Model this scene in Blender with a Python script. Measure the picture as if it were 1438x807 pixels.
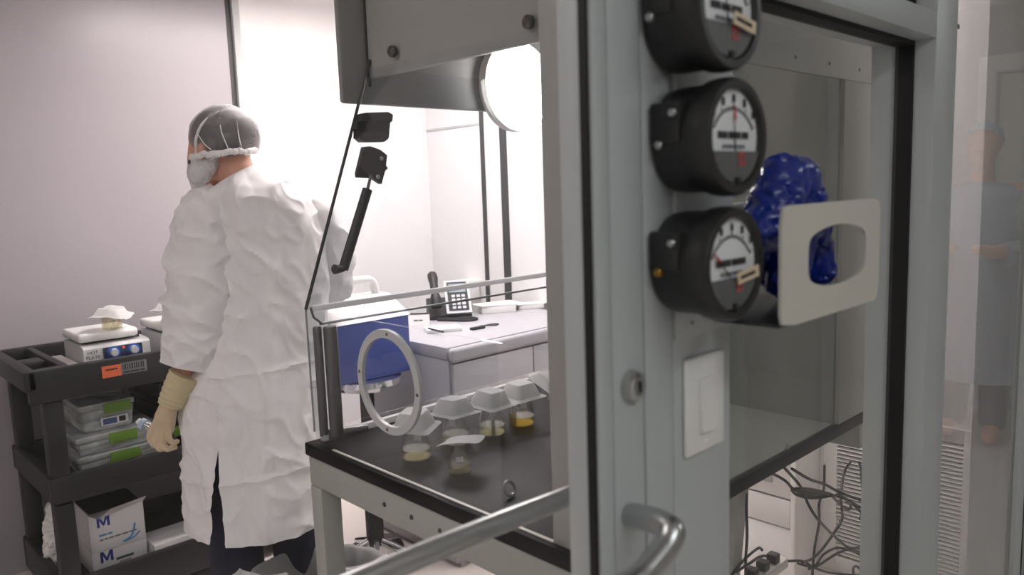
import bpy, bmesh, math, random
from mathutils import Vector, Matrix, noise
for o in list(bpy.data.objects): bpy.data.objects.remove(o)
S = bpy.context.scene
COL = S.collection
random.seed(4)

# ------------------------------------------------------------------ camera
FPX, PW, PH = 1080.0, 1438.0, 807.0
YAW, PITCH, ROLL = math.radians(46.304), math.radians(7.311), math.radians(-1.9985)
CAM = Vector((0, 0, 1.5))
FW = Vector((math.cos(YAW)*math.cos(PITCH), math.sin(YAW)*math.cos(PITCH), -math.sin(PITCH)))
_R0 = Vector((math.sin(YAW), -math.cos(YAW), 0)); _U0 = _R0.cross(FW)
RT = math.cos(ROLL)*_R0 + math.sin(ROLL)*_U0
UP = -math.sin(ROLL)*_R0 + math.cos(ROLL)*_U0
cd = bpy.data.cameras.new('camera'); cam = bpy.data.objects.new('camera', cd); COL.objects.link(cam)
cam.matrix_world = Matrix(((RT.x, UP.x, -FW.x, CAM.x), (RT.y, UP.y, -FW.y, CAM.y), (RT.z, UP.z, -FW.z, CAM.z), (0, 0, 0, 1)))
cd.sensor_fit = 'HORIZONTAL'; cd.sensor_width = 36; cd.lens = FPX/PW*36; cd.clip_start = 0.02
cd.dof.use_dof = True; cd.dof.focus_distance = 2.2; cd.dof.aperture_fstop = 4.2
S.camera = cam
def ray(x, y): return FW + RT*((x-PW/2)/FPX) - UP*((y-PH/2)/FPX)
def on(x, y, ax, v):                      # a pixel's direction met with an axis plane of the room
    d = ray(x, y); i = 'XYZ'.index(ax); return CAM + d*((v-CAM[i])/d[i])
def dep(x, y, t): return CAM + ray(x, y)*t

# ------------------------------------------------------------------ world, exposure
w = bpy.data.worlds.new('world'); S.world = w; w.use_nodes = True
w.node_tree.nodes['Background'].inputs[0].default_value = (0.9, 0.95, 1, 1)
w.node_tree.nodes['Background'].inputs[1].default_value = 0.05
vs = S.view_settings
vs.view_transform = 'Standard'; vs.look = 'None'; vs.gamma = 1; vs.exposure = 0.0; vs.use_curve_mapping = False
S.cycles.use_denoising = True
S.cycles.max_bounces = 14; S.cycles.transparent_max_bounces = 32; S.cycles.glossy_bounces = 5; S.cycles.diffuse_bounces = 5
ROOM_LIGHT = 20.0
FILL_LIGHT = 11.0
CORRIDOR_LIGHT = 9.5
HOOD_LAMP = 26.0

# ------------------------------------------------------------------ materials
def lin(c):
    return tuple((v/255/12.92 if v/255 <= .04045 else ((v/255+.055)/1.055)**2.4) for v in c)+(1,)
MATS = {}
def mat(name, rgb, rough=.5, metal=0, var=.05, vscale=8, bump=0, bscale=40, ridged=False, spec=.5, emit=None, coat=0, stretch=None):
    if name in MATS: return MATS[name]
    m = bpy.data.materials.new(name); m.use_nodes = True; nt = m.node_tree; n = nt.nodes; L = nt.links
    b = n['Principled BSDF']; c = lin(rgb)
    b.inputs['Roughness'].default_value = rough; b.inputs['Metallic'].default_value = metal
    b.inputs['Specular IOR Level'].default_value = spec; b.inputs['Coat Weight'].default_value = coat
    tc = n.new('ShaderNodeTexCoord'); mp = n.new('ShaderNodeMapping'); L.new(tc.outputs['Object'], mp.inputs[0])
    if stretch: mp.inputs['Scale'].default_value = stretch
    nz = n.new('ShaderNodeTexNoise'); nz.inputs['Scale'].default_value = vscale; nz.inputs['Detail'].default_value = 5
    L.new(mp.outputs[0], nz.inputs[0])
    mx = n.new('ShaderNodeMix'); mx.data_type = 'RGBA'
    mx.inputs[6].default_value = tuple(max(0, v*(1-var)) for v in c[:3])+(1,)
    mx.inputs[7].default_value = tuple(min(1, v*(1+var)) for v in c[:3])+(1,)
    L.new(nz.outputs[0], mx.inputs[0]); L.new(mx.outputs[2], b.inputs['Base Color'])
    if bump:
        n2 = n.new('ShaderNodeTexNoise'); n2.inputs['Scale'].default_value = bscale; n2.inputs['Detail'].default_value = 6
        L.new(mp.outputs[0], n2.inputs[0])
        if ridged: n2.noise_type = 'RIDGED_MULTIFRACTAL'; n2.normalize = True; n2.inputs['Detail'].default_value = 3
        bp = n.new('ShaderNodeBump'); bp.inputs['Strength'].default_value = bump; bp.inputs['Distance'].default_value = .01
        L.new(n2.outputs[0], bp.inputs['Height']); L.new(bp.outputs[0], b.inputs['Normal'])
    if emit:
        b.inputs['Emission Color'].default_value = lin(emit[0]); b.inputs['Emission Strength'].default_value = emit[1]
    MATS[name] = m; return m
def glass(name, tint=(255, 255, 255), f0=.04, haze=0.0, hazecol=(225, 222, 222), rough=0.0, maxr=.96):
    """thin clear sheet: see-through with a Schlick reflection, optionally a little milky"""
    if name in MATS: return MATS[name]
    m = bpy.data.materials.new(name); m.use_nodes = True; nt = m.node_tree; n = nt.nodes; L = nt.links
    n.remove(n['Principled BSDF']); out = n['Material Output']
    tr = n.new('ShaderNodeBsdfTransparent'); tr.inputs[0].default_value = lin(tint)
    gl = n.new('ShaderNodeBsdfGlossy'); gl.inputs['Roughness'].default_value = rough; gl.inputs[0].default_value = (1, 1, 1, 1)
    lw = n.new('ShaderNodeLayerWeight'); lw.inputs[0].default_value = .5
    pw = n.new('ShaderNodeMath'); pw.operation = 'POWER'; pw.inputs[1].default_value = 5
    L.new(lw.outputs['Facing'], pw.inputs[0])
    ma = n.new('ShaderNodeMath'); ma.operation = 'MULTIPLY_ADD'; ma.inputs[1].default_value = maxr; ma.inputs[2].default_value = f0
    L.new(pw.outputs[0], ma.inputs[0])
    base = tr.outputs[0]
    if haze:
        df = n.new('ShaderNodeBsdfDiffuse'); df.inputs[0].default_value = lin(hazecol)
        nz = n.new('ShaderNodeTexNoise'); nz.inputs['Scale'].default_value = 3
        mm = n.new('ShaderNodeMath'); mm.operation = 'MULTIPLY'; mm.inputs[1].default_value = haze*2
        L.new(nz.outputs[0], mm.inputs[0])
        mh = n.new('ShaderNodeMixShader'); L.new(mm.outputs[0], mh.inputs[0]); L.new(tr.outputs[0], mh.inputs[1]); L.new(df.outputs[0], mh.inputs[2])
        base = mh.outputs[0]
    ms = n.new('ShaderNodeMixShader'); L.new(ma.outputs[0], ms.inputs[0]); L.new(base, ms.inputs[1]); L.new(gl.outputs[0], ms.inputs[2])
    L.new(ms.outputs[0], out.inputs[0]); MATS[name] = m; return m
def emitter(name, rgb, strength):
    m = bpy.data.materials.new(name); m.use_nodes = True; n = m.node_tree.nodes
    b = n['Principled BSDF']; b.inputs['Base Color'].default_value = (.9, .9, .9, 1)
    b.inputs['Emission Color'].default_value = lin(rgb); b.inputs['Emission Strength'].default_value = strength
    MATS[name] = m; return m

PAINT = mat('grey_painted_steel', (184, 190, 190), .42, var=.03, vscale=3, bump=.03, bscale=90)
PAINT2 = mat('light_grey_panel', (192, 195, 194), .5, var=.03, vscale=2)
HOODP = mat('hood_grey_paint', (162, 163, 159), .45, var=.04, vscale=3)
GASKET = mat('black_rubber', (14, 13, 14), .6)
BLACKRESIN = mat('black_resin_top', (15, 15, 15), .45, var=.15, vscale=12, bump=.02, bscale=120, spec=.08)
BLACKPL = mat('black_plastic', (30, 30, 32), .5, var=.1, bump=.05, bscale=150)
DARKPL = mat('charcoal_plastic', (52, 53, 54), .45, var=.08)
GAUGEPL = mat('gauge_black', (36, 36, 36), .38, var=.1)
WHITEPL = mat('white_plastic', (232, 231, 229), .4, var=.02)
IVORY = mat('offwhite_acrylic', (208, 205, 196), .35, var=.02)
CREAM = mat('cream_paint', (228, 225, 222), .5, var=.02)
STEEL = mat('brushed_steel', (190, 192, 192), .3, 1, var=.06, vscale=30, stretch=(1, 1, 12))
CHROME = mat('chrome', (225, 225, 228), .08, 1)
DARKSTEEL = mat('dark_steel', (105, 104, 102), .35, .9, var=.1)
PAPER = mat('white_paper', (238, 236, 233), .8, var=.02)
INK = mat('dark_ink', (40, 40, 44), .7)
GREYINK = mat('grey_ink', (120, 122, 126), .7)
BLUEINK = mat('blue_ink', (40, 50, 140), .6)
SKYINK = mat('sky_blue_ink', (80, 150, 200), .6)
CLEAR = glass('clear_glass', f0=.02, maxr=.55)
ACRYL = glass('clear_acrylic', (250, 251, 252), f0=.02, haze=.004)
ACRYLH = glass('hazy_acrylic', (246, 248, 247), f0=.05, haze=.03, hazecol=(170, 172, 168))
ACEDGE = glass('acrylic_edge', (170, 176, 180), f0=.1, haze=.35, hazecol=(190, 192, 195))
def translucent(name, rgb, k=.45):
    m = bpy.data.materials.new(name); m.use_nodes = True; nt = m.node_tree; n = nt.nodes; L = nt.links
    b = n['Principled BSDF']; b.inputs['Base Color'].default_value = lin(rgb); b.inputs['Roughness'].default_value = .45
    tr = n.new('ShaderNodeBsdfTranslucent'); tr.inputs[0].default_value = lin(rgb)
    nz = n.new('ShaderNodeTexNoise'); nz.inputs['Scale'].default_value = 12
    ma = n.new('ShaderNodeMath'); ma.operation = 'MULTIPLY_ADD'; ma.inputs[1].default_value = .1; ma.inputs[2].default_value = k-.05
    L.new(nz.outputs[0], ma.inputs[0]); ms = n.new('ShaderNodeMixShader'); L.new(ma.outputs[0], ms.inputs[0])
    L.new(b.outputs[0], ms.inputs[1]); L.new(tr.outputs[0], ms.inputs[2]); L.new(ms.outputs[0], n['Material Output'].inputs[0]); MATS[name] = m; return m
BOATM = translucent('white_translucent_plastic', (246, 246, 246))
BAGP = translucent('milky_bag_film', (226, 227, 227), .5)
FLASK = glass('flask_glass', (238, 240, 240), f0=.11, haze=.05)
TUBC = glass('frosted_plastic', (205, 212, 208), f0=.05, haze=.62, hazecol=(215, 221, 219), rough=.25)
BAGM = glass('clear_bag', (225, 226, 226), f0=.08, haze=.8, hazecol=(240, 240, 240), rough=.2)
LIQ = glass('yellow_liquid', (250, 232, 160), f0=.05, haze=.05, hazecol=(240, 210, 110))
LIQ2 = glass('pale_liquid', (250, 245, 222), f0=.05, haze=.05, hazecol=(240, 228, 180))
BLUE = mat('blue_plastic_film', (12, 40, 135), .3, var=.25, vscale=25, coat=.3)
BLUEBOX = mat('blue_enamel', (58, 80, 156), .4, var=.04)

# ------------------------------------------------------------------ mesh helpers
def bx(bm, x0, x1, y0, y1, z0, z1, bev=0, seg=2):
    r = bmesh.ops.create_cube(bm, size=1)
    vs_ = r['verts']
    for v in vs_:
        v.co = Vector(((x0+x1)/2+v.co.x*(x1-x0), (y0+y1)/2+v.co.y*(y1-y0), (z0+z1)/2+v.co.z*(z1-z0)))
    if bev:
        es = list({e for v in vs_ for e in v.link_edges})
        bmesh.ops.bevel(bm, geom=es, offset=bev, segments=seg, profile=.5, affect='EDGES')
    return bm
def box(x0, x1, y0, y1, z0, z1, bev=0, seg=2): return bx(bmesh.new(), x0, x1, y0, y1, z0, z1, bev, seg)
def link(name, bm, m, parent=None, smooth=True, mats=None):
    if isinstance(bm, bmesh.types.BMesh):
        bmesh.ops.recalc_face_normals(bm, faces=bm.faces)
        me = bpy.data.meshes.new(name); bm.to_mesh(me); bm.free()
    else: me = bm
    me.materials.clear(); me.materials.append(m)
    o = bpy.data.objects.new(name, me); COL.objects.link(o)
    if smooth:
        me.polygons.foreach_set('use_smooth', [True]*len(me.polygons))
        try: me.set_sharp_from_angle(angle=math.radians(38))
        except Exception: pass
    if parent is not None:
        o.parent = parent
        inv = Matrix.Identity(4); p = parent
        if parent.get('_org') is not None: inv = Matrix.Translation(-Vector(parent['_org']))
        o.matrix_parent_inverse = inv
    return o
def thing(name, label, cat, loc=(0, 0, 0), group=None):
    o = bpy.data.objects.new(name, None); COL.objects.link(o); o.empty_display_size = .05
    o.location = loc; o['_org'] = list(loc); o['label'] = label; o['category'] = cat
    if group: o['group'] = group
    return o
def tag(o, label, cat, group=None):
    o['label'] = label; o['category'] = cat
    if group: o['group'] = group
    return o
def struct(o): o['kind'] = 'structure'; return o
def setting(name, loc=(0, 0, 0)):
    o = bpy.data.objects.new(name, None); COL.objects.link(o); o.location = loc; o['_org'] = list(loc); o['kind'] = 'structure'; return o
def frame_of(d):
    d = d.normalized(); a = Vector((0, 0, 1)) if abs(d.z) < .9 else Vector((1, 0, 0))
    u = d.cross(a).normalized(); return u, d.cross(u).normalized()
def smooth_path(pts, n=6):
    pts = [Vector(p) for p in pts]; out = []
    for i in range(len(pts)-1):
        p0 = pts[max(i-1, 0)]; p1 = pts[i]; p2 = pts[i+1]; p3 = pts[min(i+2, len(pts)-1)]
        for k in range(n):
            t = k/n
            out.append(.5*((2*p1)+(-p0+p2)*t+(2*p0-5*p1+4*p2-p3)*t*t+(-p0+3*p1-3*p2+p3)*t**3))
    out.append(pts[-1]); return out
def tube(bm, pts, rad, seg=10, closed=False):
    pts = [Vector(p) for p in pts]; N = len(pts); rings = []
    if not hasattr(rad, '__len__'): rad = [rad]*N
    u = None
    for i, p in enumerate(pts):
        if closed: d = pts[(i+1) % N]-pts[i-1]
        else: d = pts[min(i+1, N-1)]-pts[max(i-1, 0)]
        d.normalize()
        if u is None: u, v = frame_of(d)
        else:
            u = (u-d*u.dot(d)).normalized(); v = d.cross(u).normalized()
        rings.append([bm.verts.new(p+(u*math.cos(a)+v*math.sin(a))*rad[i]) for a in [2*math.pi*k/seg for k in range(seg)]])
    rr = range(N) if closed else range(N-1)
    for i in rr:
        A, B = rings[i], rings[(i+1) % N]
        for k in range(seg): bm.faces.new((A[k], A[(k+1) % seg], B[(k+1) % seg], B[k]))
    if not closed:
        bm.faces.new(rings[0][::-1]); bm.faces.new(rings[-1])
    return bm
def lathe(bm, prof, seg=24, org=(0, 0, 0), axis='Z', mtx=None):
    org = Vector(org); rings = []
    def place(r, a, h):
        if axis == 'Z': p = Vector((r*math.cos(a), r*math.sin(a), h))
        elif axis == 'Y': p = Vector((r*math.cos(a), h, r*math.sin(a)))
        else: p = Vector((h, r*math.cos(a), r*math.sin(a)))
        if mtx: p = mtx @ p
        return org+p
    for r, h in prof:
        if r < 1e-6: rings.append([bm.verts.new(place(0, 0, h))])
        else: rings.append([bm.verts.new(place(r, 2*math.pi*k/seg, h)) for k in range(seg)])
    for A, B in zip(rings[:-1], rings[1:]):
        for k in range(seg):
            k2 = (k+1) % seg
            if len(A) == 1 and len(B) == 1: continue
            if len(A) == 1: bm.faces.new((A[0], B[k2], B[k]))
            elif len(B) == 1: bm.faces.new((A[k], A[k2], B[0]))
            else: bm.faces.new((A[k], A[k2], B[k2], B[k]))
    return bm
def loft(bm, rings, closed=True, cap=True):
    R = [[bm.verts.new(p) for p in r] for r in rings]; n = len(R[0])
    for A, B in zip(R[:-1], R[1:]):
        for k in range(n if closed else n-1): bm.faces.new((A[k], A[(k+1) % n], B[(k+1) % n], B[k]))
    if cap and closed: bm.faces.new(R[0][::-1]); bm.faces.new(R[-1])
    return bm
def prism(bm, poly, d):                  # planar polygon (3D points) pushed along d
    d = Vector(d); A = [bm.verts.new(Vector(p)) for p in poly]; B = [bm.verts.new(Vector(p)+d) for p in poly]
    bm.faces.new(A[::-1]); bm.faces.new(B); n = len(A)
    for k in range(n): bm.faces.new((A[k], A[(k+1) % n], B[(k+1) % n], B[k]))
    return bm
def plate_hole(bm, outer, inner, d):     # plate between two loops of equal count
    d = Vector(d); n = len(outer)
    O = [bm.verts.new(Vector(p)) for p in outer]; I = [bm.verts.new(Vector(p)) for p in inner]
    O2 = [bm.verts.new(Vector(p)+d) for p in outer]; I2 = [bm.verts.new(Vector(p)+d) for p in inner]
    for k in range(n):
        j = (k+1) % n
        bm.faces.new((O[k], O[j], I[j], I[k])); bm.faces.new((O2[k], I2[k], I2[j], O2[j]))
        bm.faces.new((O[k], O2[k], O2[j], O[j])); bm.faces.new((I[k], I[j], I2[j], I2[k]))
    return bm
def blob(chains, voxel=.006, smooth=6, extra=None):
    """one continuous surface fused out of tapered limbs: chains of (point, radius)"""
    bm = bmesh.new()
    for ch in chains:
        for p, r in ch: 
            rr = r if hasattr(r, '__len__') else (r, r, r)
            bmesh.ops.create_icosphere(bm, subdivisions=3, radius=1, matrix=Matrix.Translation(Vector(p)) @ Matrix.Diagonal((rr[0], rr[1], rr[2], 1)))
        for (p, r), (q, s) in zip(ch[:-1], ch[1:]):
            if hasattr(r, '__len__') or hasattr(s, '__len__'): continue
            p, q = Vector(p), Vector(q)
            if (q-p).length < 1e-4: continue
            u, v = frame_of(q-p); A = []; B = []
            for k in range(16):
                a = 2*math.pi*k/16; e = u*math.cos(a)+v*math.sin(a)
                A.append(bm.verts.new(p+e*r)); B.append(bm.verts.new(q+e*s))
            bm.faces.new(A[::-1]); bm.faces.new(B)
            for k in range(16): bm.faces.new((A[k], A[(k+1) % 16], B[(k+1) % 16], B[k]))
    if extra: extra(bm)
    bmesh.ops.recalc_face_normals(bm, faces=bm.faces)
    me = bpy.data.meshes.new('tmp'); bm.to_mesh(me); bm.free()
    o = bpy.data.objects.new('tmp', me); COL.objects.link(o)
    md = o.modifiers.new('r', 'REMESH'); md.mode = 'VOXEL'; md.voxel_size = voxel
    if smooth:
        sm = o.modifiers.new('s', 'SMOOTH'); sm.iterations = smooth; sm.factor = .5
    dg = bpy.context.evaluated_depsgraph_get()
    res = bpy.data.meshes.new_from_object(o.evaluated_get(dg))
    bpy.data.objects.remove(o); bpy.data.meshes.remove(me)
    return res
def text(name, body, size, mtx, m, parent, align='CENTER', ext=.0003, bold=0):
    cu = bpy.data.curves.new('t', 'FONT'); cu.body = body; cu.size = size; cu.align_x = align; cu.align_y = 'CENTER'; cu.extrude = ext; cu.offset = bold
    o = bpy.data.objects.new('t', cu); COL.objects.link(o)
    dg = bpy.context.evaluated_depsgraph_get()
    me = bpy.data.meshes.new_from_object(o.evaluated_get(dg)); bpy.data.objects.remove(o)
    me.transform(mtx); return link(name, me, m, parent, smooth=False)
def print_lines(name, rows, y, m, parent, d=.0006):   # print too small to read: (x0, x1, z0, z1) strips broken into words
    bm = bmesh.new()
    for x0, x1, z0, z1 in rows:
        x = x0; h = z1-z0
        while x < x1-h*.5:
            wl = min(x1-x, h*random.uniform(2.0, 4.5)); bx(bm, x, x+wl, y-d, y, z0, z1); x += wl+h*.45
    return link(name, bm, m, parent, smooth=False)
def face_mtx(org, xdir, up):             # text frame: x along xdir, y along up
    x = Vector(xdir).normalized(); y = Vector(up).normalized(); z = x.cross(y)
    return Matrix(((x.x, y.x, z.x, org[0]), (x.y, y.y, z.y, org[1]), (x.z, y.z, z.z, org[2]), (0, 0, 0, 1)))
def copy_tree(o, loc=None, label=None, parent=None):
    c = o.copy(); COL.objects.link(c)
    if parent is not None: c.parent = parent
    for ch in list(o.children): copy_tree(ch, parent=c)
    if loc is not None: c.location = loc
    if label: c['label'] = label
    return c
def frame4(bm, ax, x0, x1, z0, z1, wd, a0, a1, bev=0):   # four bars round an opening; ax = 'Y' upright, 'Z' flat
    for (u0, u1, v0, v1) in ((x0, x0+wd, z0, z1), (x1-wd, x1, z0, z1), (x0+wd, x1-wd, z0, z0+wd), (x0+wd, x1-wd, z1-wd, z1)):
        if ax == 'Y': bx(bm, u0, u1, a0, a1, v0, v1, bev)
        elif ax == 'X': bx(bm, a0, a1, u0, u1, v0, v1, bev)
        else: bx(bm, u0, u1, v0, v1, a0, a1, bev)
    return bm
def rect_loop(x0, x1, z0, z1, n):        # n points round a rectangle by angle, for plate_hole
    cx, cz, hw, hh = (x0+x1)/2, (z0+z1)/2, (x1-x0)/2, (z1-z0)/2; out = []
    for k in range(n):
        a = 2*math.pi*(k+.5)/n; c, s = math.cos(a), math.sin(a); m_ = max(abs(c)/hw, abs(s)/hh); out.append((cx+c/m_, cz+s/m_))
    return out

# ------------------------------------------------------------------ the setting
DY = .5                                   # outer face of the clean-room front wall
XR, YB, ZC = 2.8, 3.6, 2.5
FLOORM = mat('vinyl_floor', (222, 214, 209), .35, var=.04, vscale=6)
WALLW = mat('white_wall', (240, 238, 237), .55, var=.01)
WALLL = mat('lilac_grey_laminate', (166, 161, 165), .3, var=.03, vscale=1.2)
COR = mat('corridor_wall', (198, 192, 188), .6, var=.02)
struct(link('floor', box(-2, 7, -2, 4.1, -.1, 0), FLOORM))
struct(link('ceiling', box(-2, 7, -2, 4.1, ZC, ZC+.1), WALLW))
wb = setting('wall_back', (.5, YB, 0))
gx0 = on(319.5, 60, 'Y', YB).x; gx1 = on(328, 60, 'Y', YB).x; gx2 = on(338, 60, 'Y', YB).x
link('panel', box(-2, gx0, YB, YB+.1, 0, ZC), WALLL, wb)
link('gasket', box(gx0, gx1, YB+.008, YB+.1, 0, ZC), DARKPL, wb)
link('batten', box(gx1, gx2, YB-.012, YB+.1, 0, ZC, .003), PAINT2, wb)
link('panel', box(gx2, XR+.1, YB, YB+.1, 0, ZC), WALLW, wb)
wr = setting('wall_right', (XR, 2, 0))
def yr(px, py): return on(px, py, 'X', XR).y
ya, yb_, yc, yd = yr(684, 300), yr(679, 300), yr(715, 300), yr(706, 300)
link('panel', box(XR, XR+.1, DY+.1, yc, 0, ZC), WALLW, wr)
link('batten', box(XR-.006, XR+.1, yc, yd, 0, ZC), DARKPL, wr)
link('panel', box(XR, XR+.1, yd, ya, 0, ZC), WALLW, wr)
link('batten', box(XR-.006, XR+.1, ya, yb_, 0, ZC), DARKPL, wr)
link('panel', box(XR, XR+.1, yb_, YB, 0, ZC), WALLW, wr)
zt = on(610, 182, 'X', XR).z
link('rail', box(XR-.004, XR, yb_, YB, zt-.006, zt+.006), PAINT2, wr)
link('panel', box(XR, XR+.1, DY+.08, DY+.1, 0, ZC), WALLW, wr)
struct(link('wall_left', box(-2.1, -2, -2, 4.1, 0, ZC), WALLW))
# corridor the photographer stands in
struct(link('wall_corridor', box(-2, 7, -2.1, -2, 0, ZC), COR))
XE = 5.5
we = setting('wall_end', (XE, 0, 0))
link('panel', box(XE, XE+.1, -2, -.47, 0, ZC), COR, we); link('panel', box(XE, XE+.1, -.47, .5, 2.2, ZC), COR, we)
d2 = setting('door_2', (XE, 0, 0))
link('door_frame', bx(bx(box(XE-.03, XE+.1, -.47, -.37, 0, 2.2), XE-.03, XE+.1, .44, .5, 0, 2.2), XE-.03, XE+.1, -.37, .44, 2.1, 2.2), CREAM, d2)
lf = link('door_leaf', box(XE+.02, XE+.06, -.365, .435, 0, 2.09, .003), IVORY, d2)
link('pull_handle', tube(bmesh.new(), smooth_path([(XE+.02, -.27, 1.2), (XE-.04, -.27, 1.2), (XE-.04, -.27, .95), (XE+.02, -.27, .95)], 4), .011), STEEL, lf)
link('louvre', box(XE+.012, XE+.03, -.25, .32, .25, .5, .003), PAINT2, lf)

# ceiling lights
LMAT = emitter('room_light_diffuser', (255, 244, 242), ROOM_LIGHT)
AMAT = emitter('fill_light_diffuser', (255, 246, 244), FILL_LIGHT)
CMAT = emitter('corridor_light_diffuser', (244, 250, 250), CORRIDOR_LIGHT)
def luminaire(x0, x1, y0, y1, m, label):
    t = thing('ceiling_light', label, 'ceiling light', ((x0+x1)/2, (y0+y1)/2, ZC), 'ceiling lights')
    link('frame', frame4(bmesh.new(), 'Z', x0, x1, y0, y1, .02, ZC-.05, ZC), WHITEPL, t)
    link('diffuser', box(x0+.02, x1-.02, y0+.02, y1-.02, ZC-.045, ZC-.02), m, t)
    return t
luminaire(1.25, 2.55, 2.35, 2.95, LMAT, 'long ceiling light over the desk with the phone')
luminaire(-.9, .2, 1.3, 1.6, AMAT, 'added ceiling fill light over the aisle in front of the hood')  # unseen lamp added to fill the hood front, boats and gown
luminaire(2.1, 2.6, .9, 1.9, AMAT, 'added ceiling fill light above the white drawer cabinet')  # unseen lamp added to brighten the floor, drawers and grille
luminaire(-.9, .9, -.9, -.6, CMAT, 'corridor ceiling light behind the camera near glass door')
luminaire(2.6, 4.2, -.9, -.6, CMAT, 'corridor ceiling light near the person in blue')

# ------------------------------------------------------------------ front wall: door, gauge jamb, window, posts
def X0(px, py=400, y=DY): return on(px, py, 'Y', y).x
xs0, xs1, xj, xp = X0(839), X0(904), X0(944), X0(1026)
d1 = setting('door_1', (.2, DY, 0))
GY = DY+.022
st = link('stile', bx(box(xs0, X0(858), DY, DY+.048, 0, 2.1, .003), X0(858.6), xs1-.002, DY, DY+.048, 0, 2.1, .002), PAINT, d1)
link('gasket', box(xs0-.004, xs0, on(834, 600, 'X', xs0-.004).y, on(824, 600, 'X', xs0-.004).y, .1, 2.05), GASKET, d1)
link('stile', box(-.62, -.53, DY, DY+.048, 0, 2.1, .003), PAINT, d1)
link('rail', box(-.53, xs0, DY, DY+.048, 0, .2, .003), PAINT, d1)
link('rail', box(-.53, xs0, DY, DY+.048, 2.02, 2.1, .003), PAINT, d1)
link('glass_pane', box(-.53, xs0-.002, GY-.003, GY+.003, .2, 2.02), CLEAR, d1, smooth=False)
lk = on(884, 540, 'Y', DY)
k1 = link('lock_cylinder', lathe(bmesh.new(), [(0, -.014), (.011, -.014), (.0125, -.011), (.0155, -.010), (.0165, -.004), (.0165, 0), (0, 0)], 28, lk, 'Y'), STEEL, d1)
link('key_slot', box(lk.x-.0012, lk.x+.0012, lk.y-.0155, lk.y-.012, lk.z-.006, lk.z+.006), GASKET, k1)
# outer offset pull: out from the stile, then down and across
g0 = on(884, 722, 'Y', DY); g1 = on(926, 733, 'Y', DY-.052); g2 = on(943, 745, 'Y', DY-.072); g3 = on(936, 768, 'Y', DY-.076); g4 = on(905, 806, 'Y', DY-.076)
g5 = g4+(g4-g3)*1.6; g6 = g5+Vector((0, 0, -.16))
pull = [g0, g1, g2, g3, g4, g5, g6, (g6.x+.02, DY-.06, g6.z-.03), (g6.x+.03, DY, g6.z-.03)]
link('pull_handle', tube(bmesh.new(), smooth_path(pull, 8), .0138, 18), STEEL, d1)
# inner push bar
pz = .5*(on(790, 686, 'Y', .6).z+on(490, 822, 'Y', .6).z)
PBY = .612
pa = on(790, 700, 'Y', PBY); pb = on(490, 822, 'Y', PBY)
bar = [(pa.x+.035, DY+.046, pa.z), (pa.x+.033, PBY-.02, pa.z), (pa.x+.022, PBY-.004, pa.z), (pa.x, PBY, pa.z), (pb.x, PBY, pb.z), (-.5, PBY, pb.z), (-.56, PBY-.02, pb.z), (-.57, DY+.046, pb.z)]
link('push_bar', tube(bmesh.new(), smooth_path(bar, 8), .0125, 18), STEEL, d1)
# jamb with gauge plate
wf = setting('wall_front', (1.2, DY, 0))
link('jamb', box(xs1+.001, xj, DY, DY+.06, 0, 2.3, .002), PAINT, wf)
link('jamb', box(xj+.001, xp, DY, DY+.06, 0, 2.3, .003), PAINT, wf)
zpl = on(985, 467, 'Y', DY).z
pl = link('gauge_plate', box(xj+.002, xp-.001, DY-.0035, DY, zpl, 2.3, .001), PAINT, wf)
link('screw', lathe(bmesh.new(), [(0, -.0015), (.0035, -.001), (.004, 0)], 12, on(972, 455, 'Y', DY-.0035), 'Y'), STEEL, pl)
# window right of the jamb: head rail, post, gasket, pane
xq0, xq1 = on(1314, 100, 'Y', DY).x, on(1343, 100, 'Y', DY).x
zh0, zh1 = on(1313, 52, 'Y', DY).z, on(1314.7, 15.6, 'Y', DY).z
WD = .13                                   # depth of the wall profile
yg0, yg1 = on(1281, 200, 'X', xq0).y, on(1256, 200, 'X', xq0).y
yend = on(1218, 300, 'X', xq0).y
link('window_head', box(xp, xq0, DY, yend, zh0, zh1, .002), PAINT, wf)
link('window_post', box(xq0, xq1, DY, yend, 0, 2.3, .003), PAINT, wf)
link('window_sill', box(xp, xq0, DY, yend, 0, .12, .002), PAINT, wf)
link('upper_rail', box(-.7, 2.44, DY, DY+.1, 2.3, ZC, .002), PAINT, wf)
w1 = setting('window_1', (1.2, yg0, 0))
n_ = 32
link('gasket', frame4(bmesh.new(), 'Y', xp, xq0, .12, zh0, .008, yg0, yg1), GASKET, w1)
ygl = (yg0+yg1)/2
link('pane', box(xp+.008, xq0-.006, ygl-.003, ygl+.003, .13, zh0-.006), CLEAR, w1, smooth=False)
w2 = setting('window_2', (1.2, DY, zh1))
link('gasket', frame4(bmesh.new(), 'Y', xp, xq0, zh1, 2.3, .008, yg0, yg1), GASKET, w2)
link('pane', box(xp+.008, xq0-.006, ygl-.003, ygl+.003, zh1+.006, 2.294), CLEAR, w2, smooth=False)
# pane to the right of the post and the next post
xq2 = on(1412, 670, 'Y', DY+.03).x
link('window_post', box(xq2, xq2+.07, DY+.0, yend, 0, 2.3, .003), PAINT, wf)
struct(link('wall_beyond', box(xq2+.13, 7, DY, DY+.1, 0, ZC), PAINT2))
w3 = setting('window_3', (1.9, DY, 0))
link('pane', box(xq1, xq2, DY+.012, DY+.018, 0, 2.3), CLEAR, w3, smooth=False)
link('gasket', box(xq2+.071, xq2+.129, DY+.01, DY+.1, 0, 2.3), GASKET, wf)
link('clip', box(xq1+.004, xq1+.03, DY+.006, DY+.012, on(1350, 36, 'Y', DY).z-.004, on(1350, 36, 'Y', DY).z+.004), DARKPL, w3)

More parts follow.
